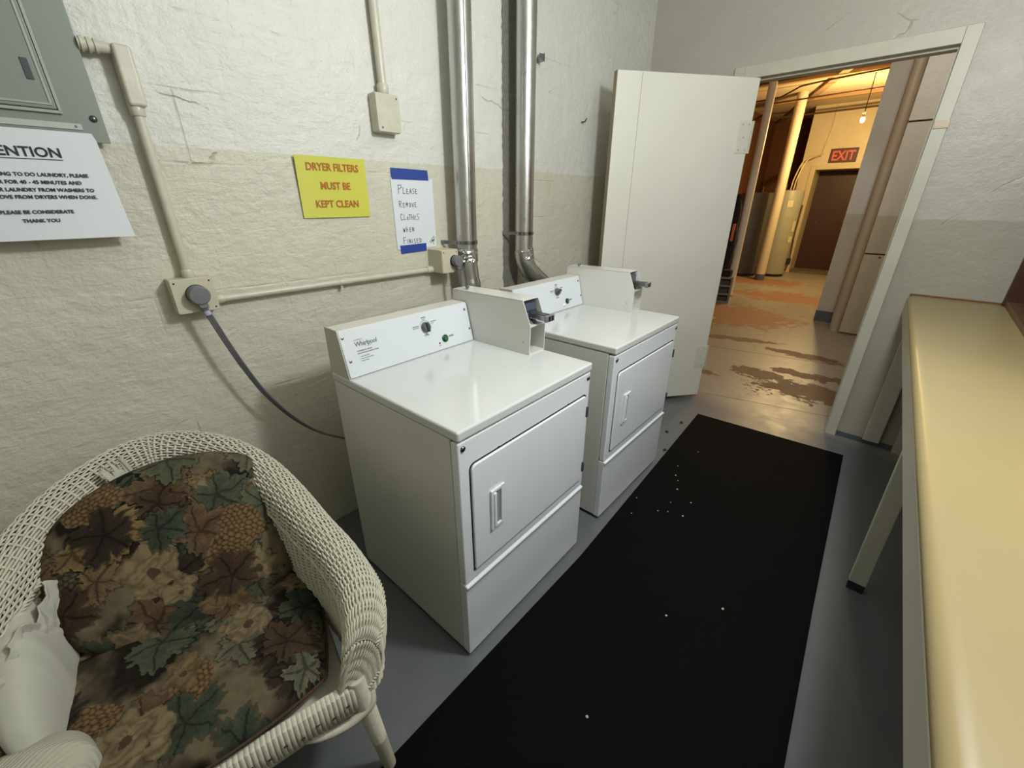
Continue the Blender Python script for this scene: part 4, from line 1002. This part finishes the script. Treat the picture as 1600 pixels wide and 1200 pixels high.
# ceiling joists and pipes of the corridor
for k, y in enumerate((4.6, 6.3, 8.0, 9.7)):
    c = MB().box(XW, 3.9, y, y+.10, CC-.05, CC).build('ceiling_joist', simple('joist_tan', rgb(170, 136, 92), .8), None); structure(c); c.name = 'trim_%d' % (3+k)
c = structure(MB().prism([(-1.5, 12.1), (-1.38, 12.1), (2.0, 4.0), (1.88, 4.0)], CC-.04, CC-.001, 'z').build('trim_7', simple('joist_tan2', rgb(160, 128, 86), .8)))
for k, (p, r, lab) in enumerate((([(-1.5, 8.6, 2.98), (.2, 8.5, 3.0), (2.5, 8.4, 3.02)], .013, 'dark pipe hung under the corridor ceiling, nearest the lit column top'),
                         ([(-1.5, 7.9, 2.92), (-.4, 7.8, 2.94), (.0, 7.6, 3.02), (2.5, 7.2, 3.05)], .011, 'bent thin dark pipe under the corridor ceiling'),
                         ([(-1.5, 10.4, 3.02), (2.5, 10.3, 3.06)], .018, 'dark pipe across the corridor ceiling nearest the exit wall'),
                         ([(-1.5, 7.2, 3.0), (2.5, 6.7, 3.02)], .012, 'straight dark pipe crossing the corridor ceiling above the nearer column'))):
    Q, _ = catmull(p, 24); o = Vector(Q[0]); c = MB().tube([Vector(q)-o for q in Q], r, 10).build('ceiling_pipe', mRustP, None, smooth=True); c.location = o; tag(c, lab, 'pipe')
# stub wall, vertical pipe and boarded panel right of the corridor
structure(MB().box(1.0, 1.75, 6.2, 6.6, 0, CC).build('wall_corridor_stub', mStub))
structure(MB().box(.994, 1.32, 6.194, 6.2, 0, .14).box(.994, 1.0, 6.2, 6.6, 0, .14).build('baseboard_stub', mBase))
vp = MB().lathe([(.055, 0), (.055, CC)], (0, 0, 0), seg=28).build('standpipe', simple('standpipe_paint', rgb(176, 164, 140), .5, nscale=20, nstr=.3), None, smooth=True); vp.location = (1.275, 5.80, 0)
tag(vp, 'beige vertical standpipe between the stub wall and the white boarding', 'pipe')
pb = empty('boarding', 'white painted boarding seen through the doorway beside the standpipe', 'boarding', (1.9, 5.70, 0))
MB().box(-.565, .9, 0, .05, .02, .925).build('board', mStub, pb, bevel=.004)
MB().box(-.565, .9, .003, .05, .940, 2.20).build('board', mStub, pb, bevel=.004)
MB().box(-.565, .9, 0, .05, 2.215, 3.15).build('board', mStub, pb, bevel=.004)
MB().box(-.56, .9, .02, .05, .925, .94).box(-.56, .9, .02, .05, 2.2, 2.215).build('joint', mRustP, pb)
MB().lathe([(.012, 0), (.008, .006)], (-.42, 0, .90), (0, -1, 0), 12).build('bolt', mScrew, pb)
# cinder block standing on end with dark things above it, beside the nearer column
cb = empty('cinder_block', 'grey cinder block standing on end beside the nearer column', 'cinder block', (-.30, 6.5, 0), .35)
mb = MB(); w2, dp, hh = .10, .19, .40
mb.box(-w2, -w2+.03, -dp/2, dp/2, 0, hh).box(w2-.03, w2, -dp/2, dp/2, 0, hh)
for z in (0, .125, .25, .372): mb.box(-w2+.03, w2-.03, -dp/2, dp/2, z, z+.028)
mb.build('block', mBlock, cb, bevel=.004)
MB().box(-w2+.03, w2-.03, dp/2-.02, dp/2-.01, 0, hh).build('core_web', mBlock, cb)  # thin web closing the cores, plain block colour
def hang(name, label, cat, x, y, z, w, h, mat, seed):
    o = blob(name, Matrix.Translation((x, y, z)), w, .07, h, mat, label, cat, seed, .03, 30); return o
hj = hang('hanging_jacket', 'black cloth bundle hanging behind the edge of the open door', 'cloth', -.46, 6.9, .98, .07, .58, mBlackC, 31)
bag = MB().box(-.07, .07, -.06, .06, 0, .10).build('black_pouch', mBlackC, None, bevel=.02); bag.location = (-.30, 6.5, .402); tag(bag, 'small black pouch on top of the cinder block', 'bag')
lv = MB().box(-.02, .02, -.015, .015, -.13, .13).build('orange_strip', mOrange, hj, bevel=.008); lv.location = (.03, -.075, .04)
yb = empty('yellow_bucket', 'yellow plastic bucket peeking out behind the open door', 'bucket', (.12, 4.52, 0))
MB().lathe([(.10, 0), (.115, .12), (.12, .20), (.125, .20), (.125, .21), (.112, .21)], (0, 0, 0), seg=28).build('bucket', mYelP, yb, smooth=True)
